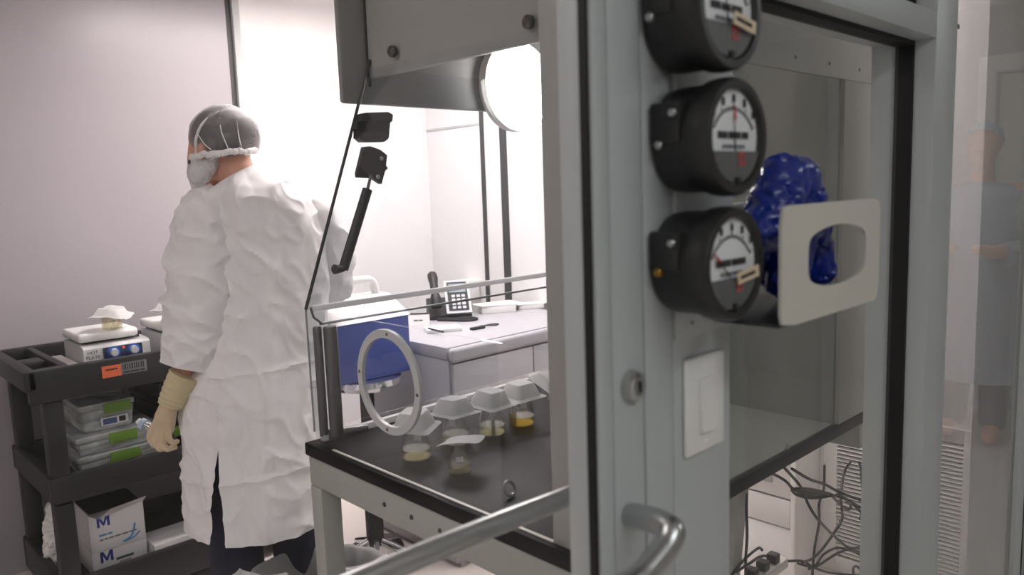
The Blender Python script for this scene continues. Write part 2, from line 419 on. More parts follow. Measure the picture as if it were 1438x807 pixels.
# light switch
sa, sb = on(958, 572, 'Y', DY), on(1012, 556, 'Y', DY)
zc = on(985, 565, 'Y', DY).z
sw = thing('light_switch', 'white rocker light switch below the three round gauges', 'light switch', ((sa.x+sb.x)/2, DY, zc))
link('cover_plate', box(sa.x, sb.x, DY-.006, DY, zc-.0595, zc+.0595, .004, 3), WHITEPL, sw)
xm = (sa.x+sb.x)/2
rk = link('rocker', prism(bmesh.new(), [(xm-.0165, DY-.0065, zc-.033), (xm-.0165, DY-.012, zc-.033), (xm-.0165, DY-.0075, zc+.033), (xm-.0165, DY-.0065, zc+.033)], (.033, 0, 0)), WHITEPL, sw)
for dz in (-.048, .048):
    link('screw', lathe(bmesh.new(), [(0, -.0015), (.003, -.001), (.0035, 0)], 12, (xm, DY-.006, zc+dz), 'Y'), WHITEPL, sw)

# pressure gauges
DIALW = mat('dial_white', (226, 229, 231), .5, var=.02); DIALG = mat('dial_grey', (92, 93, 94), .5)
REDM = mat('red_print', (190, 60, 62), .5); TAPE = mat('tan_label_tape', (214, 196, 168), .6); BRASS = mat('brass', (170, 130, 60), .35, .9)
GF = .428                                  # plane of the dial
def gauge(px, py, label, tape, tape_rot, needle, plug):
    c = on(px, py, 'Y', GF); x, z = c.x, c.z
    t = thing('pressure_gauge', label, 'gauge', (x, DY, z), 'round pressure gauges on the door jamb')
    Rr = .0585
    link('housing', lathe(bmesh.new(), [(0, DY-.0036), (.056, DY-.0036), (.0575, DY-.012), (.0575, GF+.02), (.0535, GF+.019), (0, GF+.019)], 48, (x, 0, z), 'Y'), GAUGEPL, t)
    link('bezel', lathe(bmesh.new(), [(.0535, GF+.022), (.0615, GF+.022), (.0625, GF+.014), (.062, GF+.002), (.059, GF-.003), (.0515, GF-.003), (.0495, GF+.004), (.0495, GF+.018)], 56, (x, 0, z), 'Y'), GAUGEPL, t)
    GD = GF-.006
    dl = link('dial', lathe(bmesh.new(), [(0, GD+.010), (.0497, GD+.010), (.0497, GD+.016), (0, GD+.016)], 48, (x, 0, z), 'Y'), DIALW, t)
    # grey lower mask of the dial
    pts = [(x+.0485*math.cos(q), GD+.0095, z+.0485*math.sin(q)) for q in [math.radians(198+144*k/20) for k in range(21)]]
    link('dial_mask', prism(bmesh.new(), pts, (0, -.004, 0)), DIALG, dl)
    bm = bmesh.new(); cz = z-.018
    arc = [(x+.047*math.cos(q), GD+.009, cz+.047*math.sin(q)) for q in [math.radians(35+110*k/24) for k in range(25)]]
    tube(bm, arc, .0006, 5)
    for k in range(21):
        q = math.radians(35+110*k/20); L_ = .006 if k % 5 == 0 else .003
        tube(bm, [(x+.047*math.cos(q), GD+.009, cz+.047*math.sin(q)), (x+(.047+L_)*math.cos(q), GD+.009, cz+(.047+L_)*math.sin(q))], .0006, 4)
    link('scale', bm, INK, dl)
    bm = bmesh.new()
    for k in range(5):
        q = math.radians(47+86*k/4); nx, nz = x+.058*math.cos(q), cz+.058*math.sin(q)
        bx(bm, nx-.0026, nx+.0026, GD+.008, GD+.009, nz-.0042, nz+.0042, .0006)
    link('scale_number', bm, INK, dl)
    print_lines('lettering', [(x-.031, x+.029, z-.0015, z+.0055)], GD+.009, INK, dl)
    print_lines('lettering', [(x-.022, x+.022, z-.0115, z-.0080)], GD+.009, GREYINK, dl)
    q = math.radians(needle)
    nd = bmesh.new(); tube(nd, [(x, GD+.007, cz), (x+.05*math.cos(q), GD+.007, cz+.05*math.sin(q))], [.0009, .0004], 6)
    ndo = link('needle', nd, INK, dl)
    nd = bmesh.new(); tube(nd, [(x+.036*math.cos(q), GD+.0065, cz+.036*math.sin(q)), (x+.05*math.cos(q), GD+.0065, cz+.05*math.sin(q))], [.0018, .0006], 6); link('needle_tip', nd, REDM, t)
    link('red_mark', frame4(bmesh.new(), 'Y', x+.004, x+.0155, z-.030, z-.0165, .0022, GD+.0046, GD+.0054), REDM, dl)
    link('lens', lathe(bmesh.new(), [(0, GF-.0040), (.03, GF-.0035), (.0505, GF-.0025)], 40, (x, 0, z), 'Y'), CLEAR, t)
    if tape:
        tl = link('label_tape', box(-.022, .022, -.0012, -.0002, -.0065, .0065), TAPE, t)
        tl.matrix_parent_inverse = Matrix.Identity(4)
        tl.location = (.021, GF-.0045-DY, -.0125); tl.rotation_euler = (0, tape_rot, 0)
        tt = print_lines('lettering', [(-.017, .015, -.0018, .0018)], -.0012, INK, tl); tt.matrix_parent_inverse = Matrix.Identity(4)
    # ports on the housing's left flank
    bxm = bmesh.new(); bx(bxm, x-.060, x-.046, GF+.03, DY-.004, z-.005, z+.038, .003)
    link('port_block', bxm, GAUGEPL, t)
    link('port_plug', lathe(bmesh.new(), [(0, -.004), (.0035, -.004), (.005, -.002), (.005, .002), (0, .002)], 14, (x-.0602, GF+.038, z+.026), 'X'), STEEL, t)
    link('port_plug', lathe(bmesh.new(), [(0, -.004), (.0035, -.004), (.005, -.002), (.005, .004), (0, .004)], 14, (x-.0592, DY-.016, z-.006), 'X'), BRASS if plug else STEEL, t)
    bm2 = bmesh.new(); tube(bm2, [(x, GF+.001, z-.045), (x, GF-.004, z-.046)], .004, 10); link('zero_screw', bm2, GAUGEPL, t)
gauge(1025, 12, 'round black pressure gauge cut off by the top of the frame', True, math.radians(9), 100, False)
gauge(1034, 192, 'middle round black pressure gauge, no tan label across its dial', False, 0, 92, False)
gauge(1031, 371, 'lowest round black pressure gauge with tan label, beside the glove dispenser', True, math.radians(-7), 140, True)

# dispenser hung on the window glass with blue shoe covers
FYD = .41
p0, p1 = on(1098, 372, 'Y', FYD), on(1235, 353, 'Y', FYD)
zt_, zb_ = on(1160, 284, 'Y', FYD).z, on(1165, 441, 'Y', FYD).z
dx0, dx1 = p0.x, p1.x; dy1 = ygl-.004
di = thing('glove_dispenser', 'off-white open box dispenser with oval window hung on the glass', 'dispenser', ((dx0+dx1)/2, dy1, zb_))
cxd, czd = dx0+(dx1-dx0)*.535, zb_+(zt_-zb_)*.525
wx, wz = .30*(dx1-dx0), .275*(zt_-zb_); raw = []
for k in range(17): u = 1-k/8; raw.append((wx*u, wz*(1-.34*u*u)))
for k in range(1, 6): raw.append((-wx, wz*.66*(1-k/3)))
for k in range(17): u = -1+k/8; raw.append((wx*u, -wz*(1-.34*u*u)))
for k in range(1, 6): raw.append((wx, -wz*.66*(1-k/3)))
for _ in range(2):
    n_ = len(raw); raw = [((raw[i-1][0]+2*raw[i][0]+raw[(i+1) % n_][0])/4, (raw[i-1][1]+2*raw[i][1]+raw[(i+1) % n_][1])/4) for i in range(n_)]
inn = [(cxd+u, czd+v) for u, v in raw]; outl = []
for u, v in inn:
    c, s_ = u-cxd, v-czd; k = min((((dx1 if c > 0 else dx0)-cxd)/c) if abs(c) > 1e-9 else 1e9, (((zt_ if s_ > 0 else zb_)-czd)/s_) if abs(s_) > 1e-9 else 1e9)
    outl.append([cxd+c*k, czd+s_*k])
for cxx, czz in ((dx0, zb_), (dx0, zt_), (dx1, zb_), (dx1, zt_)):
    i = min(range(len(outl)), key=lambda j: (outl[j][0]-cxx)**2+(outl[j][1]-czz)**2); outl[i] = [cxx+(.004 if cxx == dx0 else -.004), czz+(.004 if czz == zb_ else -.004)]
link('front_plate', plate_hole(bmesh.new(), [(x, FYD, z) for x, z in outl], [(x, FYD, z) for x, z in inn], (0, .004, 0)), IVORY, di)
link('bottom_plate', box(dx0, dx1, FYD+.002, dy1, zb_, zb_+.004, .001), DARKPL, di)
link('back_plate', box(dx0, dx0+(dx1-dx0)*.36, dy1-.004, dy1, zb_, zt_, .001), BLACKPL, di)
link('top_flange', box(dx0, dx1, dy1-.03, dy1, zt_-.004, zt_, .001), IVORY, di)
cy = (FYD+dy1)/2
def crumple(me, amp, sc, seed=0):
    for v in me.vertices:
        p = v.co*sc+Vector((seed, seed*2.3, seed*.7))
        d = (abs(noise.noise(p))-.3)*amp+noise.noise(p*2.7)*amp*.4-max(0, 1-abs(noise.noise(p*1.9+Vector((7, 3, 1))))*4)**2*amp*.8
        nrm = v.normal; v.co = v.co+nrm*d
    me.update(); return me
X_ = lambda f: dx0+(dx1-dx0)*(f+.24)
Z_ = lambda f: zb_+(zt_-zb_)*f
wd = dx1-dx0
bl = blob([[((X_(-.12), cy+.01, Z_(.3)), .028), ((X_(-.08), cy+.01, Z_(.6)), .030), ((X_(.06), cy, Z_(.75)), .032), ((X_(.16), cy, Z_(.95)), .036), ((X_(.26), cy, Z_(1.2)), .034), ((X_(.40), cy, Z_(1.2)), .032), ((X_(.46), cy, Z_(.98)), .030), ((X_(.44), cy, Z_(.75)), .026), ((X_(.40), cy, Z_(.45)), .024), ((X_(.36), cy, Z_(.2)), .022)],
           [((X_(.26), cy, Z_(.7)), .03), ((X_(.25), cy, Z_(.3)), .03)], [((X_(.5), cy-.01, Z_(.8)), .024), ((X_(.60), cy, Z_(.55)), .024), ((X_(.62), cy, Z_(.3)), .026)], [((X_(.42), cy, Z_(.72)), .022), ((X_(.66), cy+.01, Z_(.76)), .016)]], .005, 3)
crumple(bl, .007, 24)
tag(link('shoe_covers', bl, BLUE), 'crumpled blue plastic shoe covers stuffed in the off-white dispenser', 'shoe covers')

# ------------------------------------------------------------------ bench
TZ = .9
tx0, ty0 = .885, .772; tx1, ty1 = 2.03, 1.685
tb = thing('lab_bench', 'black-topped bench with grey steel frame under the clear hood', 'bench', ((tx0+tx1)/2, (ty0+ty1)/2, 0))
link('bench_top', box(tx0, tx1, ty0, ty1, TZ-.032, TZ, .004), BLACKRESIN, tb)
FR = mat('bench_frame_paint', (172, 174, 168), .45, var=.03)
for (ax, bx_, ay, by) in ((tx0+.004, tx0+.05, ty0+.01, ty1-.01), (tx1-.05, tx1-.004, ty0+.01, ty1-.01)):
    link('apron', box(ax, bx_, ay, by, TZ-.105, TZ-.033, .003), FR, tb)
for (ay, by) in ((ty0+.3, ty0+.34), (ty1-.045, ty1-.008)):
    link('apron', box(tx0+.052, tx1-.052, ay, by, TZ-.105, TZ-.033, .003), FR, tb)
for (lx, ly) in ((tx0+.004, ty1-.060), (tx1-.058, ty1-.060)):
    link('leg', box(lx, lx+.054, ly, ly+.05, 0, TZ-.106, .003), FR, tb)
la = on(1042, 700, 'Y', 1.0); lb = on(1030, 800, 'Y', 1.05)
bm = bmesh.new(); dd = (lb-la); q1 = la+dd*-.1; q2 = la+dd*(la.z/(la.z-lb.z))
prism(bm, [(q1.x-.022, q1.y-.02, TZ-.034), (q1.x+.022, q1.y-.02, TZ-.034), (q2.x+.022, q2.y-.02, .0), (q2.x-.022, q2.y-.02, 0)], (0, .04, 0))
link('slanted_leg', bm, FR, tb)
ra = on(1035, 772, 'Y', 1.15); 
link('stretcher', box(1.25, 1.82, 1.13, 1.18, .30, .35, .003), FR, tb)
link('stretcher', box(1.1, 1.15, 1.18, 1.62, .30, .35, .003), FR, tb)
for ux, uy in ((540, 708), (578, 726), (618, 745)):
    p = on(ux, uy, 'X', tx0+.004)
    link('bolt', lathe(bmesh.new(), [(0, -.002), (.005, -.002), (.006, .0005)], 10, (tx0+.004, p.y, p.z), 'X'), DARKPL, tb)

# ------------------------------------------------------------------ clear hood on the bench
hx = .900                                   # plane of the front lower panel
hy1 = 1.655                                 # far side panel
zs = on(447, 432, 'Y', hy1).z               # height where the sash starts to lean
xt = on(521, 96, 'Y', hy1).x; ztop = on(521, 96, 'Y', hy1).z
hd = thing('fume_hood', 'grey and clear acrylic hood with round arm port on the bench', 'fume hood', (1.35, 1.2, TZ))
# lower front panel with the arm port
pc = on(548, 536, 'X', hx); pr = .5*(on(540, 461, 'X', hx).z-on(558, 611, 'X', hx).z)
n_ = 48; yn0 = on(768, 600, 'X', hx).y
link('front_panel', plate_hole(bmesh.new(), [(hx, y, z) for y, z in [(min(max(y, yn0), hy1), z) for y, z in rect_loop(pc.y-(hy1-pc.y), hy1, TZ+.002, zs, n_)]], [(hx, pc.y+pr*.86*math.cos(2*math.pi*(k+.5)/n_), pc.z+pr*.86*math.sin(2*math.pi*(k+.5)/n_)) for k in range(n_)], (.004, 0, 0)), ACRYL, hd, smooth=False)
PORT = mat('port_ring_plastic', (196, 198, 200), .35, var=.03)
ring = link('port_ring', lathe(bmesh.new(), [(pr*.84, -.004), (pr*.995, -.004), (pr, -.002), (pr, .004), (pr*.84, .004), (pr*.84, -.004)], 64, (hx-.004, pc.y, pc.z), 'X'), PORT, hd)
for q in (95, 185, 275, 5):
    link('screw', lathe(bmesh.new(), [(0, -.002), (.003, -.0015), (.0035, 0)], 10, (hx-.008, pc.y+pr*.92*math.cos(math.radians(q)), pc.z+pr*.92*math.sin(math.radians(q))), 'X'), DARKSTEEL, ring)
# leaning sash
ys0 = .80
link('sash', prism(bmesh.new(), [(hx, ys0+.06, zs), (hx, hy1, zs), (xt, hy1, ztop), (xt, ys0+.06, ztop)], (.004, 0, .001)), ACRYL, hd, smooth=False)
link('sash_edge', tube(bmesh.new(), [(hx-.002, hy1, zs), (xt-.002, hy1, ztop+.02)], .0042, 8), DARKPL, hd)
link('sash_edge', tube(bmesh.new(), [(hx-.001, hy1, TZ+.03), (hx-.002, hy1, zs)], .0025, 8), ACEDGE, hd)
# far side panel with a rail
link('side_panel', prism(bmesh.new(), [(hx+.004, hy1, TZ+.03), (1.82, hy1, TZ+.03), (1.82, hy1, ztop), (xt+.004, hy1, ztop), (hx+.004, hy1, zs)], (0, .004, 0)), ACRYL, hd, smooth=False)
zr = on(610, 408, 'Y', hy1).z
link('side_rail', box(hx+.012, 1.83, hy1-.014, hy1-.001, zr-.006, zr+.008, .002), BOATM, hd)
zr2 = on(610, 428, 'Y', hy1).z
link('side_rail', box(hx+.030, 1.83, hy1-.008, hy1-.001, zr2-.003, zr2+.003, .001), ACEDGE, hd)
link('rail_bracket', tube(bmesh.new(), [(hx+.005, hy1-.01, zr+.005), (hx+.012, hy1-.01, zr-.02), (hx+.035, hy1-.01, zr2)], .003, 8), DARKSTEEL, hd)
link('base_rail', box(hx+.02, 1.84, hy1-.006, hy1+.012, TZ, TZ+.016, .002), BOATM, hd)
link('base_rail', box(hx-.003, hx+.004, .86, hy1-.08, TZ, TZ+.003, .001), IVORY, hd)
# hinge column at the far front corner
for (px, r, y_) in ((450, .011, hy1+.005), (468, .017, hy1-.02)):
    p = on(px, 530, 'Y', y_); z0_ = TZ+.012; z1_ = on(px, 457, 'Y', y_).z
    link('hinge_post', lathe(bmesh.new(), [(0, z0_), (r, z0_), (r, z1_-.004), (r-.003, z1_), (0, z1_)], 16, (p.x, p.y, 0)), DARKSTEEL, hd)
p = on(462, 618, 'Z', TZ)
link('hinge_foot', tube(bmesh.new(), [(p.x, p.y-.0, TZ+.014), (p.x+.10, p.y-.02, TZ+.012)], [.015, .008], 14), DARKSTEEL, hd)
# near corner post
yp1 = on(767.5, 400, 'X', hx).y
link('corner_post', box(hx-.002, hx+.03, ty0+.002, yp1, TZ, 1.80, .002), HOODP, hd)
# header
zf = on(675, 75, 'X', xt).z
yh0 = on(793, 40, 'X', xt).y
link('header_front', box(xt, xt+.02, yh0-.06, hy1+.01, zf, 2.35, .002), HOODP, hd)
link('header_edge', box(xt-.003, xt+.004, hy1+.008, hy1+.014, zf-.02, 2.35), DARKPL, hd)
for px, py in ((557, 73), (748, 32)):
    p = on(px, py, 'X', xt)
    k_ = link('thumb_knob', lathe(bmesh.new(), [(0, -.022), (.008, -.022), (.0135, -.017), (.014, -.008), (.006, -.004), (.006, 0), (0, 0)], 18, (xt, p.y, p.z), 'X'), DARKSTEEL, hd)
yfp = hy1+.03
xf0 = on(478, 80, 'Y', yfp).x; zf2 = on(560, 149, 'Y', yfp).z
link('header_side', box(xf0, 1.86, yfp, yfp+.02, zf2, 2.35, .008), mat('hood_grey_backlit', (140, 140, 140), .45), hd)  # darker grey puts the plate's backlit shade into its colour
zn = on(1130, 102, 'Y', ty0+.004).z; xn1 = 2.0
hs = link('header_near', box(xt+.02, xn1, ty0+.002, ty0+.010, zn, 2.35, .001), HOODP, hd)
for px, py in ((1117, 80), (1165, 89), (1207, 98)):
    p = on(px, py, 'Y', ty0+.002); link('screw', lathe(bmesh.new(), [(0, -.002), (.0035, -.0015), (.004, 0)], 10, (p.x, p.y, p.z), 'Y'), DARKSTEEL, hs)
link('near_panel', box(hx+.03, 1.815, ty0+.006, ty0+.010, TZ, zn-.002), ACRYLH, hd, smooth=False)
link('end_panel', box(1.82, 1.85, ty0+.012, hy1+.02, TZ, 2.35, .002), mat('end_panel_shade_grey', (118, 120, 115), .5, var=.04, vscale=3), hd)  # hood paint darkened to carry the shade inside the hood
link('reflection_plate', box(1.22, 1.818, ty0+.012, 1.12, TZ, TZ+.002), mat('grey_reflection_plate', (118, 120, 116), .25), hd)  # added grey sheet standing for the wall's reflection in the black top
p = on(1105, 630, 'Z', TZ+.002); link('base_stud', lathe(bmesh.new(), [(.006, 0), (.006, .004), (.003, .006), (.003, .012), (0, .012)], 12, (p.x, p.y, TZ+.002)), DARKSTEEL, hd)
link('near_corner_panel', box(1.826, 2.01, ty0+.0005, ty0+.011, TZ, zn-.001, .001), HOODP, hd)
link('hood_top', box(xt, 2.02, ty0, yfp+.02, 2.35, 2.37), HOODP, hd)
# latch, bracket and gas strut at the far edge
def P2(px, py, off=0): return on(px, py, 'Y', hy1-.012+off)
def quad_px(pts, y, d):
    bm = bmesh.new(); prism(bm, [on(a_, b__, 'Y', y) for a_, b__ in pts], (0, d, 0)); return bm
lt = link('latch', quad_px([(508, 160), (514, 158), (545, 157), (552, 161), (551, 170), (548, 172), (546, 194), (540, 199), (512, 199), (505, 193), (505, 182), (502, 181), (503, 171), (507, 170)], hy1-.03, .028), BLACKPL, hd)
link('latch_cap', quad_px([(508, 160), (514, 158), (545, 157), (552, 161), (551, 168), (520, 170), (508, 169)], hy1-.037, .008), DARKPL, lt)
link('latch_lip', quad_px([(509, 186), (544, 186), (540, 199), (512, 199), (506, 194)], hy1-.037, .008), DARKPL, lt)
br = link('strut_bracket', quad_px([(512, 206), (520, 205), (534, 210), (544, 218), (542, 232), (545, 236), (541, 240), (536, 258), (524, 250), (504, 249), (503, 243)], hy1-.022, .016), BLACKPL, hd)
for px, py in ((536, 222), (531, 248)):
    link('bolt', lathe(bmesh.new(), [(0, -.003), (.005, -.002), (.006, 0)], 10, on(px, py, 'Y', hy1-.022), 'Y'), STEEL, br)
sp = [on(518, 256, 'Y', hy1-.03), on(516, 266, 'Y', hy1-.03), on(482, 378, 'Y', hy1-.03)]
s1 = link('gas_strut', tube(bmesh.new(), [sp[1], sp[2]], .0125, 16), BLACKPL, hd)
link('strut_rod', tube(bmesh.new(), [on(521, 246, 'Y', hy1-.03), sp[1]], .004, 10), DARKSTEEL, s1)
link('strut_ball', tube(bmesh.new(), [on(482, 377, 'Y', hy1-.034), on(470, 378, 'Y', hy1-.04)], [.008, .012], 14), BLACKPL, s1)
# round hood lamp on the far header
lc = on(719, 122, 'Y', yfp-.002)
hl = thing('hood_lamp', 'round glowing bulkhead lamp inside the top of the hood', 'lamp', (lc.x, yfp, lc.z))
LR = .132  # radius widened to take in the glare around the lamp
link('lamp_base', lathe(bmesh.new(), [(0, -.001), (LR, -.001), (LR, -.03), (LR-.012, -.034), (LR-.02, -.03)], 40, (lc.x, yfp, lc.z), 'Y'), WHITEPL, hl)
link('lamp_dome', lathe(bmesh.new(), [(LR-.01, -.03), (LR-.012, -.05), (LR*.75, -.078), (LR*.4, -.092), (0, -.096)], 40, (lc.x, yfp, lc.z), 'Y'), emitter('lamp_opal', (255, 246, 240), HOOD_LAMP), hl)

# ------------------------------------------------------------------ flasks with upturned weighing boats
def make_flask(name, label, r, h, lev, liq, group):
    t = thing(name, label, 'flask', (0, 0, 0), group)
    nk = r*.52
    prof = [(0, 0), (r*.92, 0), (r, .006), (r, h*.22), (r*.92, h*.36), (nk*1.05, h*.72), (nk, h*.78), (nk, h*.94), (nk*1.14, h*.97), (nk*1.14, h), (nk, h)]
    link('glass_body', lathe(bmesh.new(), prof, 32), FLASK, t)
    rl = r*.94; hl_ = h*lev
    rt = rl if hl_ < h*.25 else r*.9
    link('liquid', lathe(bmesh.new(), [(0, .003), (rl*.93, .003), (rl, .008), (rl, h*.2), (rt, hl_), (0, hl_)], 32), liq, t)
    link('label_patch', box(-.008, .008, -r*.80, -r*.79, h*.44, h*.62), WHITEPL, t)
    return t
fl = make_flask('conical_flask', 'x', .034, .106, .2, LIQ, 'flasks of yellow medium in the hood')
fl2 = make_flask('conical_flask', 'x', .034, .106, .2, LIQ2, 'flasks of yellow medium in the hood')
fs = make_flask('conical_flask', 'x', .025, .062, .3, LIQ2, 'flasks of yellow medium in the hood')
def make_boat(s, h, lift=0, curl=0):
    """shallow square weighing boat turned upside down"""
    bm = bmesh.new(); n = 40; rings = []
    def sq(hw, z, e):
        out = []
        for k in range(n):
            q = 2*math.pi*(k+.5)/n; c, s_ = math.cos(q), math.sin(q); r = (abs(c/hw)**e+abs(s_/hw)**e)**(-1/e)
            out.append(Vector((r*c, r*s_, z+curl*((r*c/s)**2)-(curl*.6)*((r*s_/s)**2))))
        return out
    for hw, z, e in ((s*.52, 0, 16), (s*.47, .0015, 14), (s*.40, .004, 12), (s*.285, h*.93, 8), (s*.265, h, 7), (s*.12, h+.0006, 3), (s*.02, h+.0008, 2)):
        rings.append(sq(hw, z, e))
    loft(bm, rings, cap=False); bm.faces.new([v for v in bm.verts[-n:]]) if False else None
    bm.verts.ensure_lookup_table(); bm.faces.new(bm.verts[-n:])
    r2 = bmesh.ops.solidify(bm, geom=bm.faces[:], thickness=.0012)
    return bm
BOAT = BOATM
boatmesh = None
def put(proto_used, proto, loc, rz, label):
    if not proto_used[0]: o = proto; proto_used[0] = True; o.location = loc; o['label'] = label
    else: o = copy_tree(proto, loc, label)
    o.rotation_euler.z = rz; return o
uA, uB, uC = [0], [0], [0]
spots = [(fl2, uB, 585, 641, 'first flask from the arm port, pale medium, white boat on top'),
         (fl2, uB, 640, 620, 'second flask from the arm port, half hidden behind the small flask'),
         (fl2, uB, 691, 607, 'third flask from the arm port, clear pale medium'),
         (fl, uA, 733, 594, 'flask with the deepest yellow medium beside the corner post'),
         (fs, uC, 646, 661, 'smallest flask, nearest the bench edge, thin boat on top')]
boatA = bpy.data.meshes.new('weighing_boat'); _b = make_boat(.098, .036); bmesh.ops.recalc_face_normals(_b, faces=_b.faces); _b.to_mesh(boatA); _b.free()
blabels = ['white weighing boat on the flask just right of arm port', 'white weighing boat on the second flask from arm port', 'white weighing boat on the third flask from arm port', 'white weighing boat on the deep yellow flask, highest in view']
base = []
for i, (pr_, us, px, py, lab) in enumerate(spots):
    p = on(px, py, 'Z', TZ); base.append(p)
    put(us, pr_, (p.x, p.y, TZ+.0005), random.uniform(-.4, .2)-.6, lab)
rots = [.55, .08, .12, -.1]
for i in range(4):
    o = link('weighing_boat', boatA if i == 0 else boatA.copy(), BOAT)
    o.location = (base[i].x-.002, base[i].y, TZ+.1075-.035); o.rotation_euler = ((.05, -.04, .05, .02)[i], (-.03, .04, .03, -.02)[i], rots[i])
    tag(o, blabels[i], 'weighing boat', 'upturned weighing boats on the flasks')
o = link('weighing_boat', make_boat(.085, .008, curl=.02), BOAT); o.location = (base[4].x+.006, base[4].y, TZ+.064); o.rotation_euler = (-.12, .12, .55)
tag(o, 'curled thin weighing boat on the smallest flask', 'weighing boat', 'upturned weighing boats on the flasks')
p = on(763, 556, 'Z', TZ)
o = link('weighing_boat', make_boat(.10, .02), BOAT); o.location = (p.x+.02, p.y+.01, TZ+.035); o.rotation_euler = (.5, .1, .3)
tag(o, 'tilted white weighing boat half hidden behind the corner post', 'weighing boat', 'upturned weighing boats on the flasks')
p = on(716, 697, 'Z', TZ)
bm = bmesh.new(); tube(bm, [(p.x+.013*math.cos(q), p.y+.006*math.sin(q), TZ+.0165+.013*math.sin(q)) for q in [2*math.pi*k/24 for k in range(24)]], .0034, 8, True)
tag(link('reflection_ring', bm, ACEDGE), 'small ring standing in for a reflection on the black bench top', 'ring')  # ring modelled in place of a lens-shaped reflection

# ------------------------------------------------------------------ desk cabinet, phone and papers behind the hood
kc = on(635, 490, 'Z', TZ)
cabx0, caby0 = kc.x, kc.y; cabx1, caby1 = 2.72, 2.86
LAM = mat('white_laminate', (184, 182, 186), .4, var=.02)
cb = thing('desk_cabinet', 'white cabinet with rounded lip carrying the telephone', 'cabinet', ((cabx0+cabx1)/2, (caby0+caby1)/2, 0))
link('body', box(cabx0+.02, cabx1, caby0+.03, caby1, 0, TZ-.051, .003), LAM, cb)
link('side_panel', box(cabx0+.002, cabx0+.019, caby0+.03, caby1, .02, TZ-.051, .002), mat('grey_laminate', (176, 175, 180), .45), cb)
link('worktop', box(cabx0, cabx1, caby0+.035, caby1, TZ-.05, TZ, .004), LAM, cb)
link('lip', box(cabx0, cabx1, caby0, caby0+.034, TZ-.06, TZ-.002, .016, 5), LAM, cb)
link('front_door', box(cabx0+.012, (cabx0+cabx1)/2-.003, caby0+.008, caby0+.028, .05, TZ-.065, .002), LAM, cb)
link('front_door', box((cabx0+cabx1)/2+.003, cabx1, caby0+.008, caby0+.028, .05, TZ-.065, .002), LAM, cb)
def local(name, label, cat, px, py, rz, z=TZ, group=None):
    p = on(px, py, 'Z', z); t = thing(name, label, cat, (0, 0, 0), group); t.location = (p.x, p.y, z); t.rotation_euler.z = rz; return t
# desk phone: x right, y back
ph = local('desk_phone', 'black and silver desk telephone on the white cabinet', 'phone', 633, 447, -.55)
def wedge(x0, x1, y0, y1, h0, h1, base=.0):
    return prism(bmesh.new(), [(x0, y0, base), (x0, y1, base), (x0, y1, h1), (x0, y0, h0)], (x1-x0, 0, 0))
SILV = mat('silver_plastic', (205, 207, 210), .35, .3)
link('phone_base', wedge(-.10, .10, -.02, .13, .02, .085), BLACKPL, ph)
def slope(x0, x1, s0, s1, th, m, name, off=0):
    # plate on the phone's steep front face
    dvec = Vector((0, .085, .135)).normalized(); nrm = Vector((0, -dvec.z, dvec.y)); o_ = Vector((0, -.015, .02))+nrm*off
    pts = [o_+Vector((x0, 0, 0))+dvec*s0, o_+Vector((x1, 0, 0))+dvec*s0, o_+Vector((x1, 0, 0))+dvec*s1, o_+Vector((x0, 0, 0))+dvec*s1]
    return link(name, prism(bmesh.new(), pts, nrm*th), m, ph)
slope(-.02, .10, 0, .17, .018, SILV, 'face_plate')
slope(-.008, .088, .012, .16, .003, BLACKPL, 'key_panel', .018)
slope(.0, .08, .105, .15, .002, mat('grey_screen', (150, 165, 170), .2), 'screen', .021)
for r in range(4):
    for c in range(3): slope(.01+c*.024, .026+c*.024, .02+r*.02, .032+r*.02, .003, SILV, 'key', .021)
hs_ = bmesh.new(); tube(hs_, smooth_path([(-.065, -.005, .06), (-.065, .02, .10), (-.065, .06, .15), (-.065, .10, .185), (-.065, .125, .195)], 4), [.026]*5+[.02]*6+[.024]*6, 12)
link('handset', hs_, BLACKPL, ph)
link('cord', tube(bmesh.new(), smooth_path([(-.06, -.02, .008), (0, -.06, .007), (.08, -.06, .008), (.11, -.10, .007), (.06, -.125, .007), (.0, -.09, .007), (-.07, -.05, .007)], 6), .006, 8), BLACKPL, ph)
cr = local('key_fob', 'black key fob with looped grey cord lying on white cabinet', 'key fob', 672, 462, -.1)
link('fob', box(-.04, .03, -.012, .012, 0, .012, .004), BLACKPL, cr)
link('loop', tube(bmesh.new(), smooth_path([(.03, 0, .006), (.06, .03, .005), (.10, .035, .005), (.12, .015, .005), (.09, 0, .005), (.06, .02, .006), (.035, .04, .005)], 6), .003, 6), DARKPL, cr)
cl = local('desk_calendar', 'small white tent calendar beside the phone', 'calendar', 588, 456, -.75)
link('card', prism(bmesh.new(), [(-.05, -.02, 0), (-.05, .02, 0), (-.05, .002, .05), (-.05, -.002, .05)], (.10, 0, 0)), PAPER, cl)
link('spiral', tube(bmesh.new(), [(-.048, 0, .051), (.048, 0, .051)], .004, 8), INK, cl)
print_lines('lettering', [(-.02, .02, .018, .026)], -.0125, GREYINK, cl)
np_ = local('notepad', 'white notepad with pen at the cabinet edge', 'notepad', 622, 464, -.5)
link('pad', box(-.075, .075, -.05, .05, 0, .016, .002), PAPER, np_)
tag(link('pen', tube(bmesh.new(), [on(602, 461, 'Z', TZ+.018), on(622, 466, 'Z', TZ+.018)], .005, 8), DARKPL), 'dark pen resting on the white notepad', 'pen')
